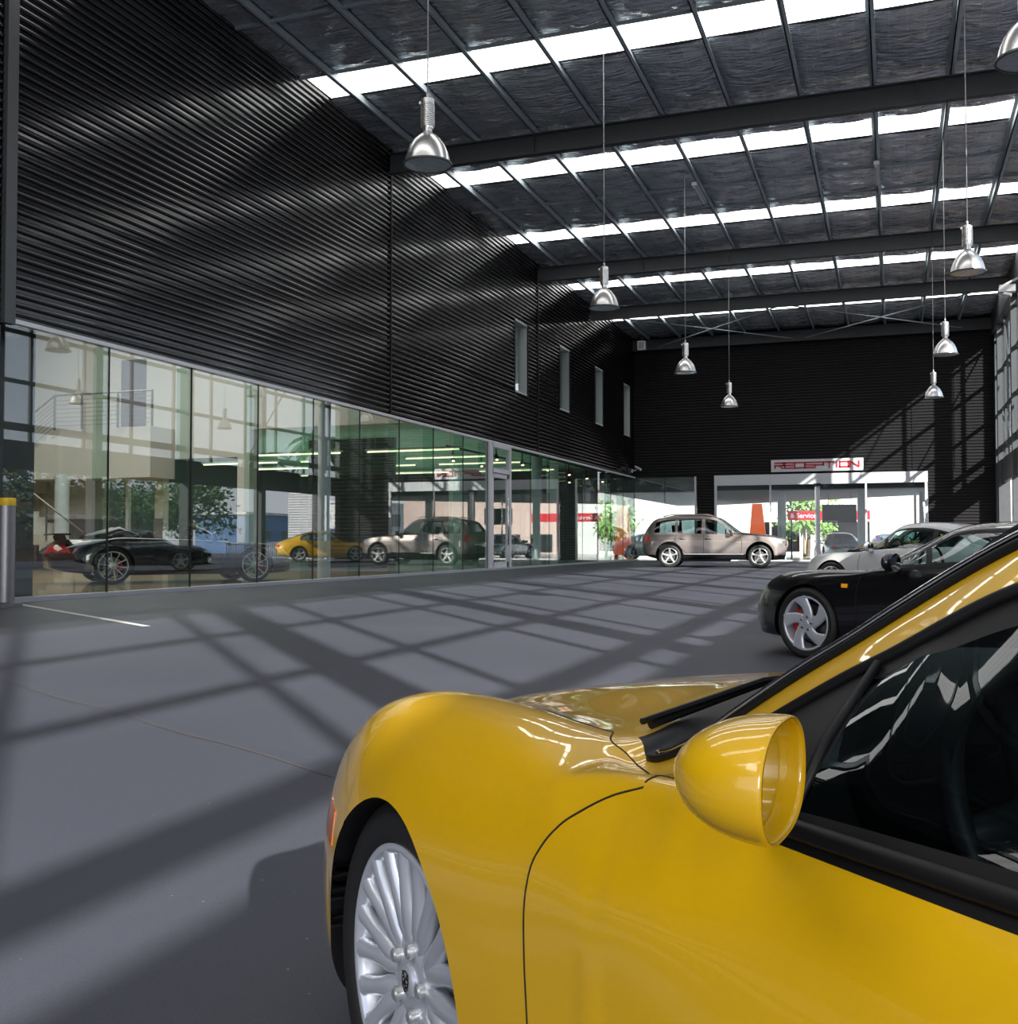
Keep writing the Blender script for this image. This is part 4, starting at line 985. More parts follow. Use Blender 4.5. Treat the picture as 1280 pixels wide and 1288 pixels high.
# roof: foil blanket in strips, translucent sheets between, steel below
SKY = [-5.0, .9, 6.75, 12.6, 18.5, 24.4, 29.85, 36.15, 41.9]; HW = .53
PUR = [-10.1 + 1.4 * k for k in range(10)]
def foil_z(x, y):
    k = (x - PUR[0]) / 1.4; s = math.sin(PI * (k - math.floor(k))); e_ = min(abs(y - q) - HW for q in SKY); s *= min(1, .18 + max(e_, 0) / .5)
    return ZR - .03 - .06 * s + .018 * math.sin(y * 9 + 3 * math.sin(x * 2.1)) * s + .012 * math.sin(y * 23 + x * 5)
mb = MB(); edges = [YF] + [v for s in SKY for v in (s - HW, s + HW)] + [YB + .2]
xs = np.arange(XL - .2, XR + .5, .14)
for k in range(0, len(edges), 2):
    n = max(4, int((edges[k + 1] - edges[k]) / .10)); ys = np.linspace(edges[k], edges[k + 1], n)
    mb.add([(x, y, foil_z(x, y)) for x in xs for y in ys], [(i * n + j, i * n + j + 1, (i + 1) * n + j + 1, (i + 1) * n + j) for i in range(len(xs) - 1) for j in range(n - 1)])
struct(mb.build('ceiling', M['foil'], smooth=True), 'silver foil insulation sagging between the purlins')
mb = MB(); mb.box(XL - .4, XR + .8, YF - .3, YB + .5, ZR + .09, ZR + .14); struct(mb.build('roof', M['steel']), 'sheet roof above the foil')
for k, s in enumerate(SKY):
    mb = MB(); mb.add([(XL - .05, s - HW, ZR + .01), (XR + .3, s - HW, ZR + .01), (XR + .3, s + HW, ZR + .01), (XL - .05, s + HW, ZR + .01)], [(0, 3, 2, 1)])
    struct(mb.build('roof_light', M['skysheet']), 'translucent white roof light strip between foil blankets')
for x in PUR:
    mb = MB(); mb.box(x - .012, x + .012, YF, YB, 9.70, 9.90); mb.box(x - .012, x + .075, YF, YB, 9.70, 9.715); mb.box(x - .075, x + .012, YF, YB, 9.885, 9.90)
    struct(mb.build('roof_purlin', M['purlin']), 'galvanised purlin running the length of the roof')
for y in (0.3, 11.0, 21.7, 32.4, 38.8, 45.7):
    mb = MB(); mb.box(XL, XR + .2, y - .012, y + .012, 9.25, 9.70); mb.box(XL, XR + .2, y - .10, y + .10, 9.25, 9.275); mb.box(XL, XR + .2, y - .10, y + .10, 9.675, 9.70)
    for x in (-7.3, .5): mb.box(x - .01, x + .01, y - .09, y + .09, 9.27, 9.69)
    struct(mb.build('roof_beam', M['steel']), 'dark steel roof beam spanning the hall')
for y in (17.75, 26.7, 28.5, 15.6, 34.0):
    mb = MB(); mb.box(XL, XR, y - .02, y + .02, 9.80, 9.86); struct(mb.build('roof_batten', M['purlin']), 'thin steel bridging bar between purlins')
for k, (a, b) in enumerate((((-9.6, 39.0), (-3.9, 45.5)), ((-3.9, 39.0), (-9.6, 45.5)), ((-3.4, 39.0), (2.6, 45.5)), ((2.6, 39.0), (-3.4, 45.5)))):
    mb = MB(); mb.bar((a[0], a[1], 9.30), (b[0], b[1], 9.34), .09, .02); struct(mb.build('roof_brace', M['purlin']), 'flat steel cross brace under the roof by the end wall')

# ------------------------------------------------------------------ fittings of the hall
def high_bay():
    r = thing('pendant_lamp', 'x', 'lamp')
    d = MB(); d.lathe([(.255, .0), (.262, .004), (.262, .016), (.25, .02), (.243, .06), (.225, .13), (.19, .21), (.14, .28), (.09, .325), (.062, .345), (.05, .36), (.05, .40), (0, .40)], 40, 'z')
    d.lathe([(.247, .004), (.238, .06), (.215, .13), (.18, .20), (.12, .27), (0, .30)], 40, 'z')
    d.build('lamp_shade', M['spun'], r, smooth=True, angle=35)
    rim = MB(); rim.lathe([(.25, -.006), (.268, -.004), (.268, .014), (.25, .014), (.25, -.006)], 40, 'z'); rim.build('shade_rim', M['steel'], r, smooth=True, angle=40)
    g = MB(); g.lathe([(0, .002), (.25, .002)], 32, 'z'); g.build('lens', M['lens'], r)
    g = MB(); g.lathe([(.0, .40), (.058, .40), (.062, .42)], 20, 'z')
    for k in range(12):
        z = .42 + k * .021; g.lathe([(.062, z), (.078, z + .003), (.078, z + .012), (.062, z + .015), (.062, z + .021)], 20, 'z')
    g.lathe([(.062, .67), (.074, .672), (.074, .72), (.05, .735), (0, .735)], 20, 'z'); g.box(-.095, -.06, -.02, .02, .68, .71)
    g.build('gear_housing', M['spun'], r, smooth=True, angle=35)
    w = MB(); w.tube([(0, 0, .73), (0, 0, 4.80)], .008, 6); w.tube([(0, 0, .73), (0, 0, .80)], .018, 6); w.build('suspension_cable', M['alu'], r, smooth=True)
    return r
LAMPS = [((-4.75, 10.45), 'large aluminium pendant lamp hanging nearest, against the ribbed black wall'), ((-4.75, 17.95), 'aluminium pendant lamp second from the nearest in the wall-side row'),
         ((-4.72, 25.5), 'aluminium pendant lamp third along the row nearer the left wall'), ((-4.65, 32.3), 'small far pendant lamp left of the RECEPTION sign'),
         ((1.12, 9.9), 'aluminium pendant lamp cut off by the top right frame corner'), ((1.10, 17.5), 'aluminium pendant lamp second along the right hand row'),
         ((1.10, 25.0), 'aluminium pendant lamp third along the right hand row'), ((1.10, 32.3), 'smallest pendant lamp, in front of the sunlit stripes on the end wall')]
hb = high_bay()
for k, ((x, y), lb) in enumerate(LAMPS):
    o = hb if k == 0 else copy_tree(hb)
    o.location = (x, y, 4.90); o['label'] = lb; o['group'] = 'pendant lamps in two rows under the roof'
b = thing('bollard', 'grey steel bollard with a yellow band beside the glass wall', 'bollard', (-10.27, 10.12, 0))
m = MB(); m.lathe([(.105, -.03), (.105, 1.24)], 28, 'z'); m.build('post', M['steelpost'], b, smooth=True)
m = MB(); m.lathe([(.107, 1.23), (.108, 1.235), (.108, 1.315), (.10, 1.325), (0, 1.325)], 28, 'z'); m.build('yellow_cap', M['bandyellow'], b, smooth=True, angle=40)
m = MB(); m.lathe([(.2, -.02), (.19, .03), (.107, .045)], 24, 'z'); m.build('base_collar', M['steel'], b, smooth=True)
c = thing('security_camera', 'white security camera on a bracket at the corner above the glass', 'camera', (-10.75, 45.4, 3.95))
m = MB(); m.tube([(.12, 0, .16), (.40, -.12, .02)], .055, 12); m.build('camera_housing', M['white_frame'], c, smooth=True, angle=40)
m = MB(); m.tube([(-.02, 0, -.02), (.12, 0, .0), (.22, -.03, .08)], .025, 8); m.box(-.05, .0, -.06, .06, -.10, .06); m.build('camera_bracket', M['white_frame'], c)
fl = thing('hung_floodlight', 'pale boxy floodlight high in the corner under the end beam', 'light', (-10.05, 44.2, 9.25))  # floodlight hangs under the roof, clear of the wall
m = MB(); m.box(-.17, .17, -.10, .10, -.24, .14); m.build('light_body', M['sign_white'], fl); m = MB(); m.box(-.13, .13, -.12, -.10, -.2, .1); m.build('light_glass', M['headlamp'], fl); m = MB(); m.box(-.03, .03, -.02, .02, .13, .30); m.build('light_bracket', M['steel'], fl)
pr = thing('ceiling_fixture', 'small grey bracketed unit near the top right under the roof', 'light', (3.15, 33.6, 8.15))
m = MB(); m.box(-.22, .22, -.12, .12, -.1, .1); m.build('unit_body', M['spun'], pr); m = MB(); m.bar((-.1, 0, .1), (.35, 0, .32), .06, .06); m.bar((.3, 0, .3), (.55, 0, .3), .06, .06); m.build('unit_bracket', M['alu'], pr); m = MB(); m.tube([(-.25, -.05, -.1), (.1, -.13, -.22)], .05, 8); m.build('unit_lens', M['headlamp'], pr)
tb = thing('ceiling_batten_light', 'white fluorescent batten fixed to a purlin mid-roof', 'light', (-4.55, 26.6, 9.62))
m = MB(); m.box(-.06, .06, -.75, .75, -.03, .06); m.build('light_body', M['white_frame'], tb)
m = MB(); m.tube([(0, -.7, -.05), (0, .7, -.05)], .018, 8); m.build('tube', M['sign_white'], tb)
tb2 = copy_tree(tb); tb2.location = (-.3, 26.6, 9.62); tb2['label'] = 'white fluorescent batten on the purlin nearer the right side'

# ------------------------------------------------------------------ the showroom behind the glass
M['cream'] = mat('cream_plaster', (.62, .60, .545), .8, noise=(1.2, .06))
M['tan'] = mat('tan_floor', (.30, .20, .075), .22, noise=(1.5, .2), coat=.3)
M['pale_floor'] = mat('pale_floor', (.42, .43, .43), .25, noise=(2, .1), coat=.2)
M['soffit'] = mat('soffit_board', (.42, .60, .48), .6, noise=(2, .1))
M['soffit_dark'] = mat('grey_soffit', (.10, .12, .13), .7, noise=(1.5, .15))
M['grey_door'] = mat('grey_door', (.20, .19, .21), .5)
M['tube'] = mat('lit_tube', (.9, .95, .7), .5, emit=(.95, 1.0, .58), es=2.2)
M['spotglow'] = mat('lit_spot', (1, .8, .5), .5, emit=(1, .72, .35), es=9)
M['column'] = mat('pale_column', (.55, .62, .64), .5, noise=(3, .05))
M['white_wall'] = mat('white_render', (.78, .77, .74), .8, noise=(1, .05))
M['pink_wall'] = mat('pink_block', (.62, .46, .40), .8, noise=(1, .08))
M['blue_wall'] = mat('blue_cladding', (.12, .24, .46), .5, noise=(2, .1))
M['tv'] = mat('matt_screen', (.004, .004, .005), .7, spec=.1)
M['screen'] = mat('dark_screen', (.006, .007, .008), .25, coat=.3)
M['redsign'] = mat('red_fascia', (.60, .015, .03), .4, emit=(.8, .02, .04), es=.25)
M['whitetext'] = mat('white_lettering', (.85, .85, .85), .5, emit=(1, 1, 1), es=.4)
M['bluetext'] = mat('blue_lettering', (.03, .16, .55), .5)
M['bark'] = mat('bark', (.13, .10, .07), .9, noise=(8, .3), bump=(12, .5, .02))
M['palmbark'] = mat('palm_bark', (.34, .26, .19), .9, noise=(10, .3))
M['leaf'] = mat('leaf_green', (.06, .13, .03), .6, noise=(3, .5))
M['leaf_bright'] = mat('leaf_bright', (.16, .30, .06), .6, noise=(3, .4))
def brick_mat():
    m, nt, b = new_mat('brickwork'); L = nt.links.new
    tc = nt.nodes.new('ShaderNodeTexCoord'); mp = nt.nodes.new('ShaderNodeMapping'); mp.inputs['Rotation'].default_value = (PI / 2, 0, PI / 2); L(tc.outputs['Object'], mp.inputs[0])
    br = nt.nodes.new('ShaderNodeTexBrick'); br.inputs['Scale'].default_value = 2.2; br.inputs['Color1'].default_value = (.33, .15, .09, 1); br.inputs['Color2'].default_value = (.42, .21, .13, 1); br.inputs['Mortar'].default_value = (.45, .38, .32, 1)
    L(mp.outputs[0], br.inputs['Vector']); L(br.outputs['Color'], b.inputs['Base Color']); b.inputs['Roughness'].default_value = .85; return m
M['brick'] = brick_mat()
M['asphalt'] = mat('outdoor_asphalt', (.11, .11, .115), .85, noise=(.8, .2))

mb = MB(); mb.box(-27, XL - .1, 10.3, 26, -.25, -.002, 0); mb.box(-27, XL - .1, 26, 47, -.25, -.002, 1)
struct(mb.build('floor_showroom', [M['tan'], M['pale_floor']]), 'showroom floor behind the glass wall, tan in the near bay')
YW = 26.0
mb = MB()
mb.box(-25.4, -22.6, YW, YW + .25, 0, 8.2); mb.box(-22.6, -20.7, YW, YW + .25, 2.65, 8.2); mb.box(-20.7, -20.4, YW, YW + .25, 0, 8.2)
mb.box(-20.4, -17.75, YW, YW + .25, 3.26, 8.2); mb.box(-17.75, -17.35, YW - .1, YW + .35, 0, 8.2); mb.box(-17.35, XL - .35, YW, YW + .25, 4.05, 8.2)
wc = struct(mb.build('wall_showroom', M['cream']), 'tall cream partition wall inside the showroom')
m = MB(); m.box(-21.95, -21.05, YW - .03, YW, 4.13, 6.3); m.build('upper_door', M['grey_door'], wc)
m = MB(); m.box(-21.75, -21.65, YW - .02, YW + .1, 0, 2.65); m.build('opening_post', M['white_frame'], wc)
mb = MB(); mb.box(-27, XL - .35, YW + .25, 46.3, 4.05, 4.2); mb.box(-27, XL - .31, 10.3, 46.3, 8.2, 8.35)
struct(mb.build('ceiling_showroom', M['soffit']), 'showroom ceiling with rows of fluorescent tubes')
mb = MB(); mb.box(-26.6, -26.3, 10.3, 26, 0, 8.2); mb.box(-26.6, -26.3, 26, 46.3, 0, 8.2); mb.box(-26.6, XL - .32, 10.2, 10.4, 0, 8.2); mb.box(-26.6, -12.6, 46.1, 46.4, 0, 4.2)
struct(mb.build('wall_showroom_far', M['grey_door']), 'far dim wall of the showroom')
mb = MB(); mb.box(XL - .75, XL - .68, 10.4, 11.8, 0, 8.2); struct(mb.build('wall_end', M['steel']), 'dark end panel behind the first pane of glass')
# dark return panels and upper office glazing
mb = MB(); ribs(mb, 0, 4.05, (-17.6, 29.6), (-14.6, 29.6), (0, -1)); mb.box(-17.6, -14.6, 29.61, 29.8, 0, 4.05)
struct(mb.build('partition', M['steel']), 'dark ribbed partition inside the showroom')
for x, y, r, h in ((-22.6, 24.3, .2, 2.75), (-15.2, 36.0, .25, 4.05), (-11.65, 20.25, .14, 8.2), (-12.0, 35.9, .2, 4.05), (-13.2, 41.5, .25, 4.05)):
    m = MB(); m.lathe([(r, -.01), (r, h)], 24, 'z', (x, y, 0)); struct(m.build('column', M['column'], smooth=True), 'round pale column inside the showroom')
# stair with landing, rails and lower flight
mb = MB(); mb.box(-25.4, -22.6, YW - .04, YW - .01, 0, 1.5); mb.box(-20.7, -20.4, YW - .04, YW - .01, 0, 1.5); struct(mb.build('shade_strip_showroom', M['grey_door']), 'dark strip standing in for shade along the foot of the cream wall')  # dark strip put where the wall under the landing lies in shade
st = thing('staircase', 'cream staircase with wire rail landing against the showroom wall', 'stairs', (0, 0, 0))
m = MB(); m.box(-23.3, -20.0, 24.9, YW, 2.66, 4.13)
for k in range(8): m.box(-23.3 - .28 * (k + 1), -23.3 - .28 * k, 24.7, YW - .05, 2.66 if k < 5 else 2.3 - .17 * (k - 5), 4.13 - .17 * (k + 1))
m.build('upper_flight', M['cream'], st)
m = MB()
for k in range(16): m.box(-25.4 + .28 * k, -25.12 + .28 * k, 23.45, 24.6, max(0, 2.25 - .17 * k), 2.55 - .17 * k)
m.build('lower_flight', M['cream'], st)
m = MB(); yr = 24.72
m.tube([(-25.4, yr, 3.85), (-23.3, yr, 5.13), (-19.8, yr, 5.13), (-19.8, yr, 4.13)], .028, 8)
m.tube([(-25.3, 23.4, 3.75), (-21.0, 23.4, 1.05)], .03, 8); m.build('handrail', M['steelpost'], st, smooth=True)
m = MB()
for x in (-23.3, -22.3, -21.0, -19.8): m.bar((x, yr, 4.1), (x, yr, 5.13), .05, .05)
for k in range(5): m.bar((-25.3 + k, 23.4, 2.7 - k * .62), (-25.3 + k, 23.4, 3.7 - k * .63), .04, .04)
for k in range(7):
    z = 4.22 + k * .125; m.tube([(-25.2, yr, z - 1.2), (-23.3, yr, z), (-19.8, yr, z)], .008, 5)
m.build('rail_posts', M['steelpost'], st)
# fluorescent tubes and track spots
tl = thing('tube_light', 'x', 'light'); m = MB(); m.box(-1.5, 1.5, -.06, .06, 0, .05); m.build('light_body', M['white_frame'], tl)
m = MB(); m.tube([(-1.45, 0, -.03), (1.45, 0, -.03)], .022, 8); m.build('tube', M['tube'], tl, smooth=True)
for s_ in (-1.2, 1.2):
    m = MB(); m.tube([(s_, 0, .05), (s_, 0, .6)], .006, 5); m.build('suspension_cable', M['alu'], tl)
k = 0
for y in (27.6, 30.2, 32.8, 36.5):
    for x in (-13.0, -16.8, -20.6):
        o = tl if k == 0 else copy_tree(tl); k += 1
        o.location = (x, y, 3.46); o['label'] = 'slim suspended fluorescent tube lit under the showroom ceiling'; o['group'] = 'fluorescent tubes under the showroom ceiling'
sp = thing('track_spotlight', 'x', 'light'); m = MB(); m.tube([(0, 0, 0), (.06, -.10, -.18)], [.05, .07], 12); m.tube([(0, 0, 0), (0, 0, .25)], .02, 6); m.build('spot_body', M['trim'], sp, smooth=True)
m = MB(); m.tube([(.061, -.102, -.182), (.062, -.104, -.186)], .05, 12); m.build('spot_lens', M['spotglow'], sp)
k = 0
for y in (31.5, 34.0, 36.8, 39.5, 42.0, 44.5):
    for x in (-11.9, -13.4):
        o = sp if k == 0 else copy_tree(sp); k += 1
        o.location = (x, y, 3.60); o['label'] = 'small black track spotlight on the showroom ceiling near the glass'; o['group'] = 'track spotlights on the showroom ceiling'
tr = MB()
for x in (-11.9, -13.4): tr.box(x - .03, x + .03, 31, 45, 3.84, 3.9)
struct(tr.build('trim_5', M['trim']), 'black lighting tracks under the showroom ceiling')
# desk and chairs near the glass
dk = thing('office_desk', 'desk with a pale top standing behind the glass right of the door', 'desk', (-12.9, 34.2, 0))
m = MB(); m.box(-.45, .45, -.9, .9, .70, .74); m.build('desk_top', M['white_frame'], dk)
for x in (-.38, .38):
    for y in (-.8, .8): m = MB(); m.box(x - .025, x + .025, y - .025, y + .025, 0, .70); m.build('leg', M['steel'], dk)
def chair(loc, rz, lb):
    c = thing('office_chair', lb, 'chair', loc, rz)
    m = MB(); m.box(-.23, .23, -.23, .23, .43, .49); m.build('seat', M['leather'], c)
    m = MB(); m.add([(-.22, -.20, .55), (.22, -.20, .55), (.22, -.28, .92), (-.22, -.28, .92), (-.22, -.24, .55), (.22, -.24, .55), (.22, -.32, .92), (-.22, -.32, .92)], [(0, 1, 2, 3), (7, 6, 5, 4), (0, 4, 5, 1), (3, 2, 6, 7), (0, 3, 7, 4), (1, 5, 6, 2)]); m.build('backrest', M['leather'], c)
    for s_ in (-1, 1): m = MB(); m.tube([(s_ * .22, .22, .44), (s_ * .22, .24, 0.01), (s_ * .22, -.24, .01), (s_ * .21, -.23, .56)], .013, 6); m.build('leg', M['chrome'], c, smooth=True)
chair((-12.2, 33.6, 0), 1.6, 'black office chair on the glass side of the desk, nearer the door')
chair((-12.2, 34.9, 0), 1.45, 'black office chair on the glass side of the desk, farther from the door')

# ------------------------------------------------------------------ beyond the reception doors and outdoors
mb = MB(); mb.box(-400, 400, -300, 500, -.72, -.62); struct(mb.build('ground', M['asphalt']), 'pale asphalt outdoors')
mb = MB(); mb.box(-12.6, 6, YB + .3, 75, -.25, -.03); struct(mb.build('floor_forecourt', M['pale_floor']), 'pale floor beyond the reception doors')
mb = MB(); mb.prism([(-12.5, YB + .3, 3.05), (4.2, YB + .3, 3.05), (4.2, 51.0, 3.05), (-10.0, 64.5, 3.05), (-12.5, 64.5, 3.05)], (0, 0, .9)); struct(mb.build('ceiling_forecourt', M['soffit_dark']), 'dark grey canopy soffit beyond the doors')
for x, y in ((-4.85, 50.0), (-1.35, 50.0), (1.25, 50.5)):
    m = MB(); m.lathe([(.19, -.03), (.19, 3.05)], 24, 'z', (x, y, 0)); struct(m.build('column', M['column'], smooth=True), 'round grey column beyond the reception doors')
tv = thing('hanging_screen', 'black flat screen hanging beyond the reception doors', 'screen', (-2.35, 51.2, 0))
m = MB(); m.box(-.78, .74, -.05, .05, 1.72, 2.55); m.build('screen_body', M['tv'], tv); m = MB(); m.box(-.7, -.1, -.06, -.05, 1.76, 1.80); m.build('bezel_strip', M['white_frame'], tv)
for x in (-.5, .5): m = MB(); m.tube([(x, 0, 2.55), (x, 0, 3.05)], .015, 6); m.build('hanger', M['steel'], tv)
rs = thing('service_sign', 'long red fascia sign reading Service in white beyond the doors', 'sign', (-3.4, 60.0, 0))
m = MB(); m.box(-2.1, 2.2, -.08, .08, 2.02, 2.52); m.build('sign_board', M['redsign'], rs)
for x in (-1.9, 2.0): m = MB(); m.bar((x, .05, -.05), (x, .05, 2.1), .08, .08); m.build('post', M['steel'], rs)
def text(txt, size, name, ma, parent, loc, rot):
    cu = bpy.data.curves.new(name, 'FONT'); cu.body = txt; cu.size = size; cu.extrude = .01
    to = bpy.data.objects.new(name, cu); COL.objects.link(to)
    bpy.context.view_layer.update()
    me = bpy.data.meshes.new_from_object(to.evaluated_get(bpy.context.evaluated_depsgraph_get())); bpy.data.objects.remove(to)
    me.materials.clear(); me.materials.append(ma)
    o = bpy.data.objects.new(name, me); COL.objects.link(o); o.parent = parent; o.location = loc; o.rotation_euler = rot; return o
text('& Service', .36, 'lettering', M['whitetext'], rs, (-1.95, -.10, 2.15), (PI / 2, 0, 0))
pf = thing('red_pylon', 'tall tapered orange-red pylon beyond the doors', 'sign', (-7.0, 59.0, -.03)); m = MB()
m.add([(-.55, 0, 0), (.55, 0, 0), (.22, 0, 2.95), (-.30, 0, 2.95), (-.55, .2, 0), (.55, .2, 0), (.22, .2, 2.95), (-.30, .2, 2.95)], [(0, 1, 2, 3), (7, 6, 5, 4), (0, 4, 5, 1), (1, 5, 6, 2), (3, 2, 6, 7), (0, 3, 7, 4)]); m.build('pylon_body', mat('orange_red_glow', (.9, .2, .08), .5, emit=(1, .18, .06), es=.6), pf)  # backlight through the pylon is put into its colour as a glow
m = MB(); m.box(-.6, .6, -.1, .3, 0, .12); m.build('pylon_base', M['steel'], pf)
def building(name, label, x0, x1, y0, y1, z1, ma, roofma=None, wins=(), zb=-.62, face='x'):
    b = thing(name, label, 'building', ((x0 + x1) / 2, (y0 + y1) / 2, zb)); cx, cy = (x0 + x1) / 2, (y0 + y1) / 2
    m = MB(); m.box(x0 - cx, x1 - cx, y0 - cy, y1 - cy, 0, z1 - zb); m.build('walls', ma, b)
    m = MB(); m.box(x0 - cx - .3, x1 - cx + .3, y0 - cy - .3, y1 - cy + .3, z1 - zb, z1 - zb + .35); m.build('roof', roofma or M['white_frame'], b)
    for (a0, a1, za, zc) in wins:
        m = MB()
        if face == 'x-': m.box(x0 - cx - .06, x0 - cx + .02, a0 - cy, a1 - cy, za - zb, zc - zb)
        elif face == 'x+': m.box(x1 - cx - .02, x1 - cx + .06, a0 - cy, a1 - cy, za - zb, zc - zb)
        else: m.box(a0 - cx, a1 - cx, y0 - cy - .06, y0 - cy + .02, za - zb, zc - zb)
        m.build('window', M['screen'], b)
    return b
bk = building('brick_building', 'brick building with blue letters across the road, mirrored in the glass', 31, 42, 40, 67, 4.3, M['brick'], None, [(y, y + 3.2, .3, 2.3) for y in (42, 47, 52, 57, 62)], face='x-')
m = MB(); m.box(-7.2, -5.5, -13, 13, 3.0, 3.25); m.build('canopy', M['white_frame'], bk)
text('H', 1.1, 'lettering', M['bluetext'], bk, (-5.62, 6.5, 3.75), (PI / 2, 0, -PI / 2)); text('C', 1.1, 'lettering', M['bluetext'], bk, (-5.62, 4.7, 3.75), (PI / 2, 0, -PI / 2))
building('white_building', 'long white building beyond the forecourt with dark shop windows', -30, 0.5, 74, 84, 4.6, M['white_wall'], M['pink_wall'], [(x, x + 3, .2, 2.2) for x in (-9, -4.5)], face='y')
building('pink_building', 'pinkish block building beyond the right reception pane', 1.4, 14, 74, 84, 5.6, M['pink_wall'], M['white_frame'], [(x, x + 1.6, .1, 1.4) for x in (2, 4.5, 7)], face='y')
building('blue_building', 'low blue warehouse across the street, mirrored in the glass', 60, 68, 121, 143, 4.6, M['blue_wall'], M['white_frame'], [(y, y + 4, 1.4, 2.4) for y in (123, 130, 137)], face='x-')
building('office_building', 'pale two storey office with dark windows, mirrored in the glass', 56, 64, 146, 162, 7.0, M['white_wall'], M['white_frame'], [(147, 151, 3.5, 5.5), (154, 160, 3.5, 5.5)], face='x-')
# fence across the street
fc = thing('picket_fence', 'white picket fence along the road on the right, mirrored in the glass', 'fence', (27, 92, -.62)); m = MB()
for k in range(150): m.box(-.02, .02, -22.5 + k * .3, -22.38 + k * .3, 0, 1.5)
m.box(-.03, .03, -22.5, 22.5, .3, .38); m.box(-.03, .03, -22.5, 22.5, 1.25, 1.33); m.build('pickets', M['white_frame'], fc)
def tree(loc, h, r, n, label, group, ma='leaf', seed=1, cz=None):
    rnd = random.Random(seed); t = thing('tree', label, 'tree', loc, 0, group)
    m = MB(); m.tube([(0, 0, -.1), (.1, .05, h * .35), (-.05, .1, h * .7)], [.16, .12, .05], 8)
    for k in range(5):
        a = k * 1.3; m.tube([(.05, .05, h * (.35 + .05 * k)), (r * .6 * math.cos(a), r * .6 * math.sin(a), h * (.62 + .05 * k))], [.07, .02], 6)
    m.build('trunk', M['bark'], t, smooth=True)
    m = MB()
    cl = [(rnd.uniform(-.7, .7) * r, rnd.uniform(-.7, .7) * r, h * rnd.uniform(.45, .95)) for _ in range(22)]
    for k in range(n):
        c = cl[rnd.randrange(22)]; p = Vector((c[0] + rnd.gauss(0, r * .2), c[1] + rnd.gauss(0, r * .2), c[2] + rnd.gauss(0, h * .07)))
        u = Vector((rnd.uniform(-1, 1), rnd.uniform(-1, 1), rnd.uniform(-1, 1))).normalized() * .16; v = u.orthogonal().normalized() * .09
        m.add([p - u, p + v, p + u, p - v], [(0, 1, 2, 3)])
    m.build('foliage', M[ma], t); return t
for k, (x, y, h, r) in enumerate(((17, 40, 5.6, 2.6), (21, 52, 6.2, 3.0), (14, 47, 5.0, 2.4), (24, 30, 7.5, 3.0), (12, 24.5, 4.6, 1.8))):
    tree((x, y, -.62), h, r, 2200, 'leafy green tree beyond the right side, mirrored in the glass', 'trees along the road on the right', seed=k + 3)
tree((-5.0, 67, -.62), 5.0, 1.7, 1300, 'bright green tree beyond the left sliding reception door', None, 'leaf_bright', 11)
tree((-17.5, 69, -.62), 4, 1.6, 900, 'bright green tree beyond the corner glass', None, 'leaf_bright', 12)
def palm(loc, h, label, seed, S=1.0):
    t = thing('palm_tree', label, 'tree', loc); h = h / S; t.scale = (S, S, S); m = MB(); m.tube([(0, 0, -.1), (.05, 0, h * .5), (0, .05, h - .4), (0, 0, h)], [.24, .20, .22, .34], 12); m.build('trunk', M['palmbark'], t, smooth=True)
    m = MB(); rnd = random.Random(seed)
    for k in range(22):
        a = k * 2.4; up = rnd.uniform(-.2, 1.1); pts = [Vector((math.cos(a) * s * 2.2, math.sin(a) * s * 2.2, h + up * s * 1.6 - 1.9 * s * s)) for s in (0, .25, .5, .75, 1)]
        sd = Vector((-math.sin(a), math.cos(a), 0)); vs = []
        for i, p in enumerate(pts): w = (.05, .3, .34, .24, .03)[i]; vs += [p - sd * w - Vector((0, 0, .15 * w)), p, p + sd * w - Vector((0, 0, .15 * w))]
        m.add(vs, [(3 * i + j, 3 * i + j + 1, 3 * i + j + 4, 3 * i + j + 3) for i in range(4) for j in range(2)])
    m.build('fronds', M['leaf_bright' if S < 1 else 'leaf'], t)
palm((20.5, 64.5, -.62), 7.5, 'palm tree with a bare trunk beside the picket fence', 1); palm((12.5, 58.5, -.62), 7.8, 'palm tree nearer the hall than the picket fence', 2)
palm((-4.9, 63.5, -.62), 2.6, 'short bright palm under the red Service sign', 5, .42)

# ------------------------------------------------------------------ cars in place
yellow_car()
def put(x, y): return (x, y, floor_z(x, y))
lean = lambda x, z: (x * 1.13 - .02 if x < -.2 else x, z if z < .8 else .8 + (z - .8) * .84)
coupe(car_empty('sports_coupe', 'black sports coupe with silver five spoke wheels, second in the parked row', put(-.28, 10.42), 56), M['black_paint'], 'twist', caliper=M['caliper_red'], indicator=True, step=.028, tweak=lean)
coupe(car_empty('sports_coupe', 'white sports coupe half hidden behind the black coupe', put(-.52, 19.27), 55), M['white_paint'], 'five')
coupe(car_empty('sports_coupe', 'black sports coupe in the parked row beyond the white coupe', put(-.3, 28.2), 60), M['black_paint'], 'five', step=.05)
coupe(car_empty('sports_coupe', 'yellow sports coupe far down the parked row, mirrored in the showroom glass', put(-.3, 39.6), 60), M['yellow'], 'five', step=.05)
suv(car_empty('suv', 'bronze four wheel drive wagon parked across the end of the hall', put(-4.12, 35.3), -84), M['bronze_paint'])
roadster(car_empty('roadster', 'low black open sports car behind the glass wall', (-12.6, 18.6, 0), -40), M['black_paint'])
coupe(car_empty('sports_coupe', 'silver sports coupe seen from behind through the reception doors', (-2.75, 53.1, -.03), 14), M['silver_paint'], 'five', step=.05)
coupe(car_empty('sports_coupe', 'dark blue sports coupe seen from behind, right of the silver one', (-.55, 59.5, -.03), 8), M['blue_paint'], 'five', step=.05)
coupe(car_empty('sports_coupe', 'silver sports coupe beyond the corner glass behind the wagon', (-9.9, 51.5, -.03), -85), M['silver_paint'], 'five', step=.06)
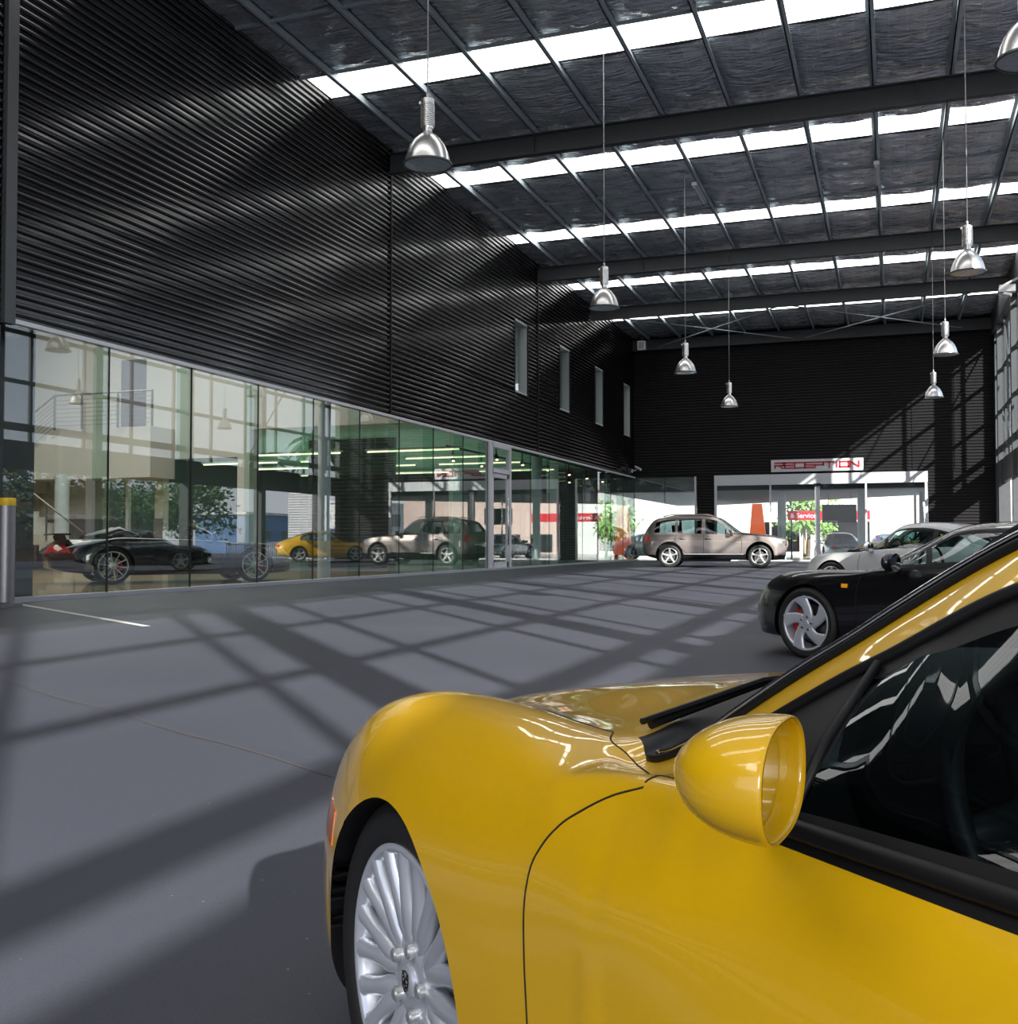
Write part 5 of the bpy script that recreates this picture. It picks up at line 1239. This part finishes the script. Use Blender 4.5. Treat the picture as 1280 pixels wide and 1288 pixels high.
coupe(car_empty('sports_coupe', 'silver sports coupe parked outside the right hand side', (7.8, 27.0, -.62), 70), M['silver_paint'], 'five', step=.06)
# brochure on the yellow car's dash
br_ = MB(); cs = [(-.50, .215), (-.70, .275), (-.715, .05), (-.50, -.04)]
br_.prism([(x, y, 0) for x, y in cs], (0, 0, .005))
bo = br_.build('brochure', mat('blue_print', (.02, .13, .45), .35, noise=(9, .5)))
bo.location = (-.2959, 2.3136, -.3272 + .8195); bo.rotation_euler = (0, 0, math.radians(90 + 48.5)); tag(bo, 'blue printed brochure lying on the yellow car dashboard', 'brochure')

# ------------------------------------------------------------------ light, sky, camera
sun = bpy.data.lights.new('sun', 'SUN'); sun.energy = 13; sun.angle = math.radians(.7); sun.color = (1, .95, .88)
so = bpy.data.objects.new('sun', sun); COL.objects.link(so); so.location = (30, -30, 30)
so.rotation_euler = Vector((-1, 1.05, -.745)).to_track_quat('-Z', 'Y').to_euler()
def area(name, loc, rot, sx, sy, e, col=(1, 1, 1)):
    l = bpy.data.lights.new(name, 'AREA'); l.shape = 'RECTANGLE'; l.size = sx; l.size_y = sy; l.energy = e; l.color = col
    o = bpy.data.objects.new(name, l); COL.objects.link(o); o.location = loc; o.rotation_euler = rot; return o
area('void_fill', (-18.5, 18, 8.1), (0, 0, 0), 10, 12, 1150, (1, .97, .93))  # unseen area lamp added to light the cream near bay
area('flash_softbox', (-4.6, -6.2, 8.4), (Vector((4.6, 8.0, -7.6))).to_track_quat('-Z', 'Y').to_euler(), 6.0, 2.5, 280, (1, .98, .95))  # unseen fill lamp added to brighten the yellow car
area('fill_side', (3.2, -7.2, 2.9), (Vector((-3.0, 9.0, -2.3))).to_track_quat('-Z', 'Y').to_euler(), 1.5, 3.0, 330, (1, .98, .95))  # second unseen fill, added low behind the camera for the car's flank
area('soffit_upfill', (-17.5, 35, 2.9), (PI, 0, 0), 11, 15, 170, (.75, 1, .8))  # unseen upward lamp added to lift the green showroom ceiling
area('soffit_fill', (-18.5, 36, 4.0), (0, 0, 0), 12, 16, 140, (.7, 1, .76))  # added area lamp without a fitting, helps out the tubes
w = bpy.data.worlds.new('sky'); SC.world = w; w.use_nodes = True; nt = w.node_tree; L = nt.links.new
bg = nt.nodes['Background']; tc = nt.nodes.new('ShaderNodeTexCoord'); sx = nt.nodes.new('ShaderNodeSeparateXYZ'); L(tc.outputs['Generated'], sx.inputs[0])
rp = nt.nodes.new('ShaderNodeValToRGB'); e = rp.color_ramp.elements; e[0].position = 0; e[0].color = (.98, 1.02, 1.12, 1); e[1].position = .55; e[1].color = (.26, .38, .62, 1)
L(sx.outputs[2], rp.inputs[0])
nz = nt.nodes.new('ShaderNodeTexNoise'); nz.inputs['Scale'].default_value = 3.2; nz.inputs['Detail'].default_value = 7; L(tc.outputs['Generated'], nz.inputs['Vector'])
cr = nt.nodes.new('ShaderNodeMapRange'); cr.inputs['From Min'].default_value = .52; cr.inputs['From Max'].default_value = .68; L(nz.outputs['Fac'], cr.inputs['Value'])
mx = nt.nodes.new('ShaderNodeMix'); mx.data_type = 'RGBA'; mx.inputs[7].default_value = (.95, .96, 1, 1); L(cr.outputs[0], mx.inputs[0]); L(rp.outputs[0], mx.inputs[6])
L(mx.outputs[2], bg.inputs[0]); bg.inputs[1].default_value = 1.7
cam = bpy.data.cameras.new('camera'); co = bpy.data.objects.new('camera', cam); COL.objects.link(co)
cam.sensor_fit = 'HORIZONTAL'; cam.sensor_width = 36; cam.lens = 1330 / 1280 * 36; cam.clip_start = .05; cam.clip_end = 3000
co.location = (0, 0, .77); co.rotation_euler = (math.radians(90) + math.atan(39 / 1330), 0, math.radians(20))
SC.camera = co
SC.view_settings.view_transform = 'Standard'; SC.view_settings.look = 'None'
SC.cycles.max_bounces = 10; SC.cycles.transparent_max_bounces = 24; SC.cycles.caustics_reflective = False; SC.cycles.caustics_refractive = False; SC.cycles.sample_clamp_indirect = 6
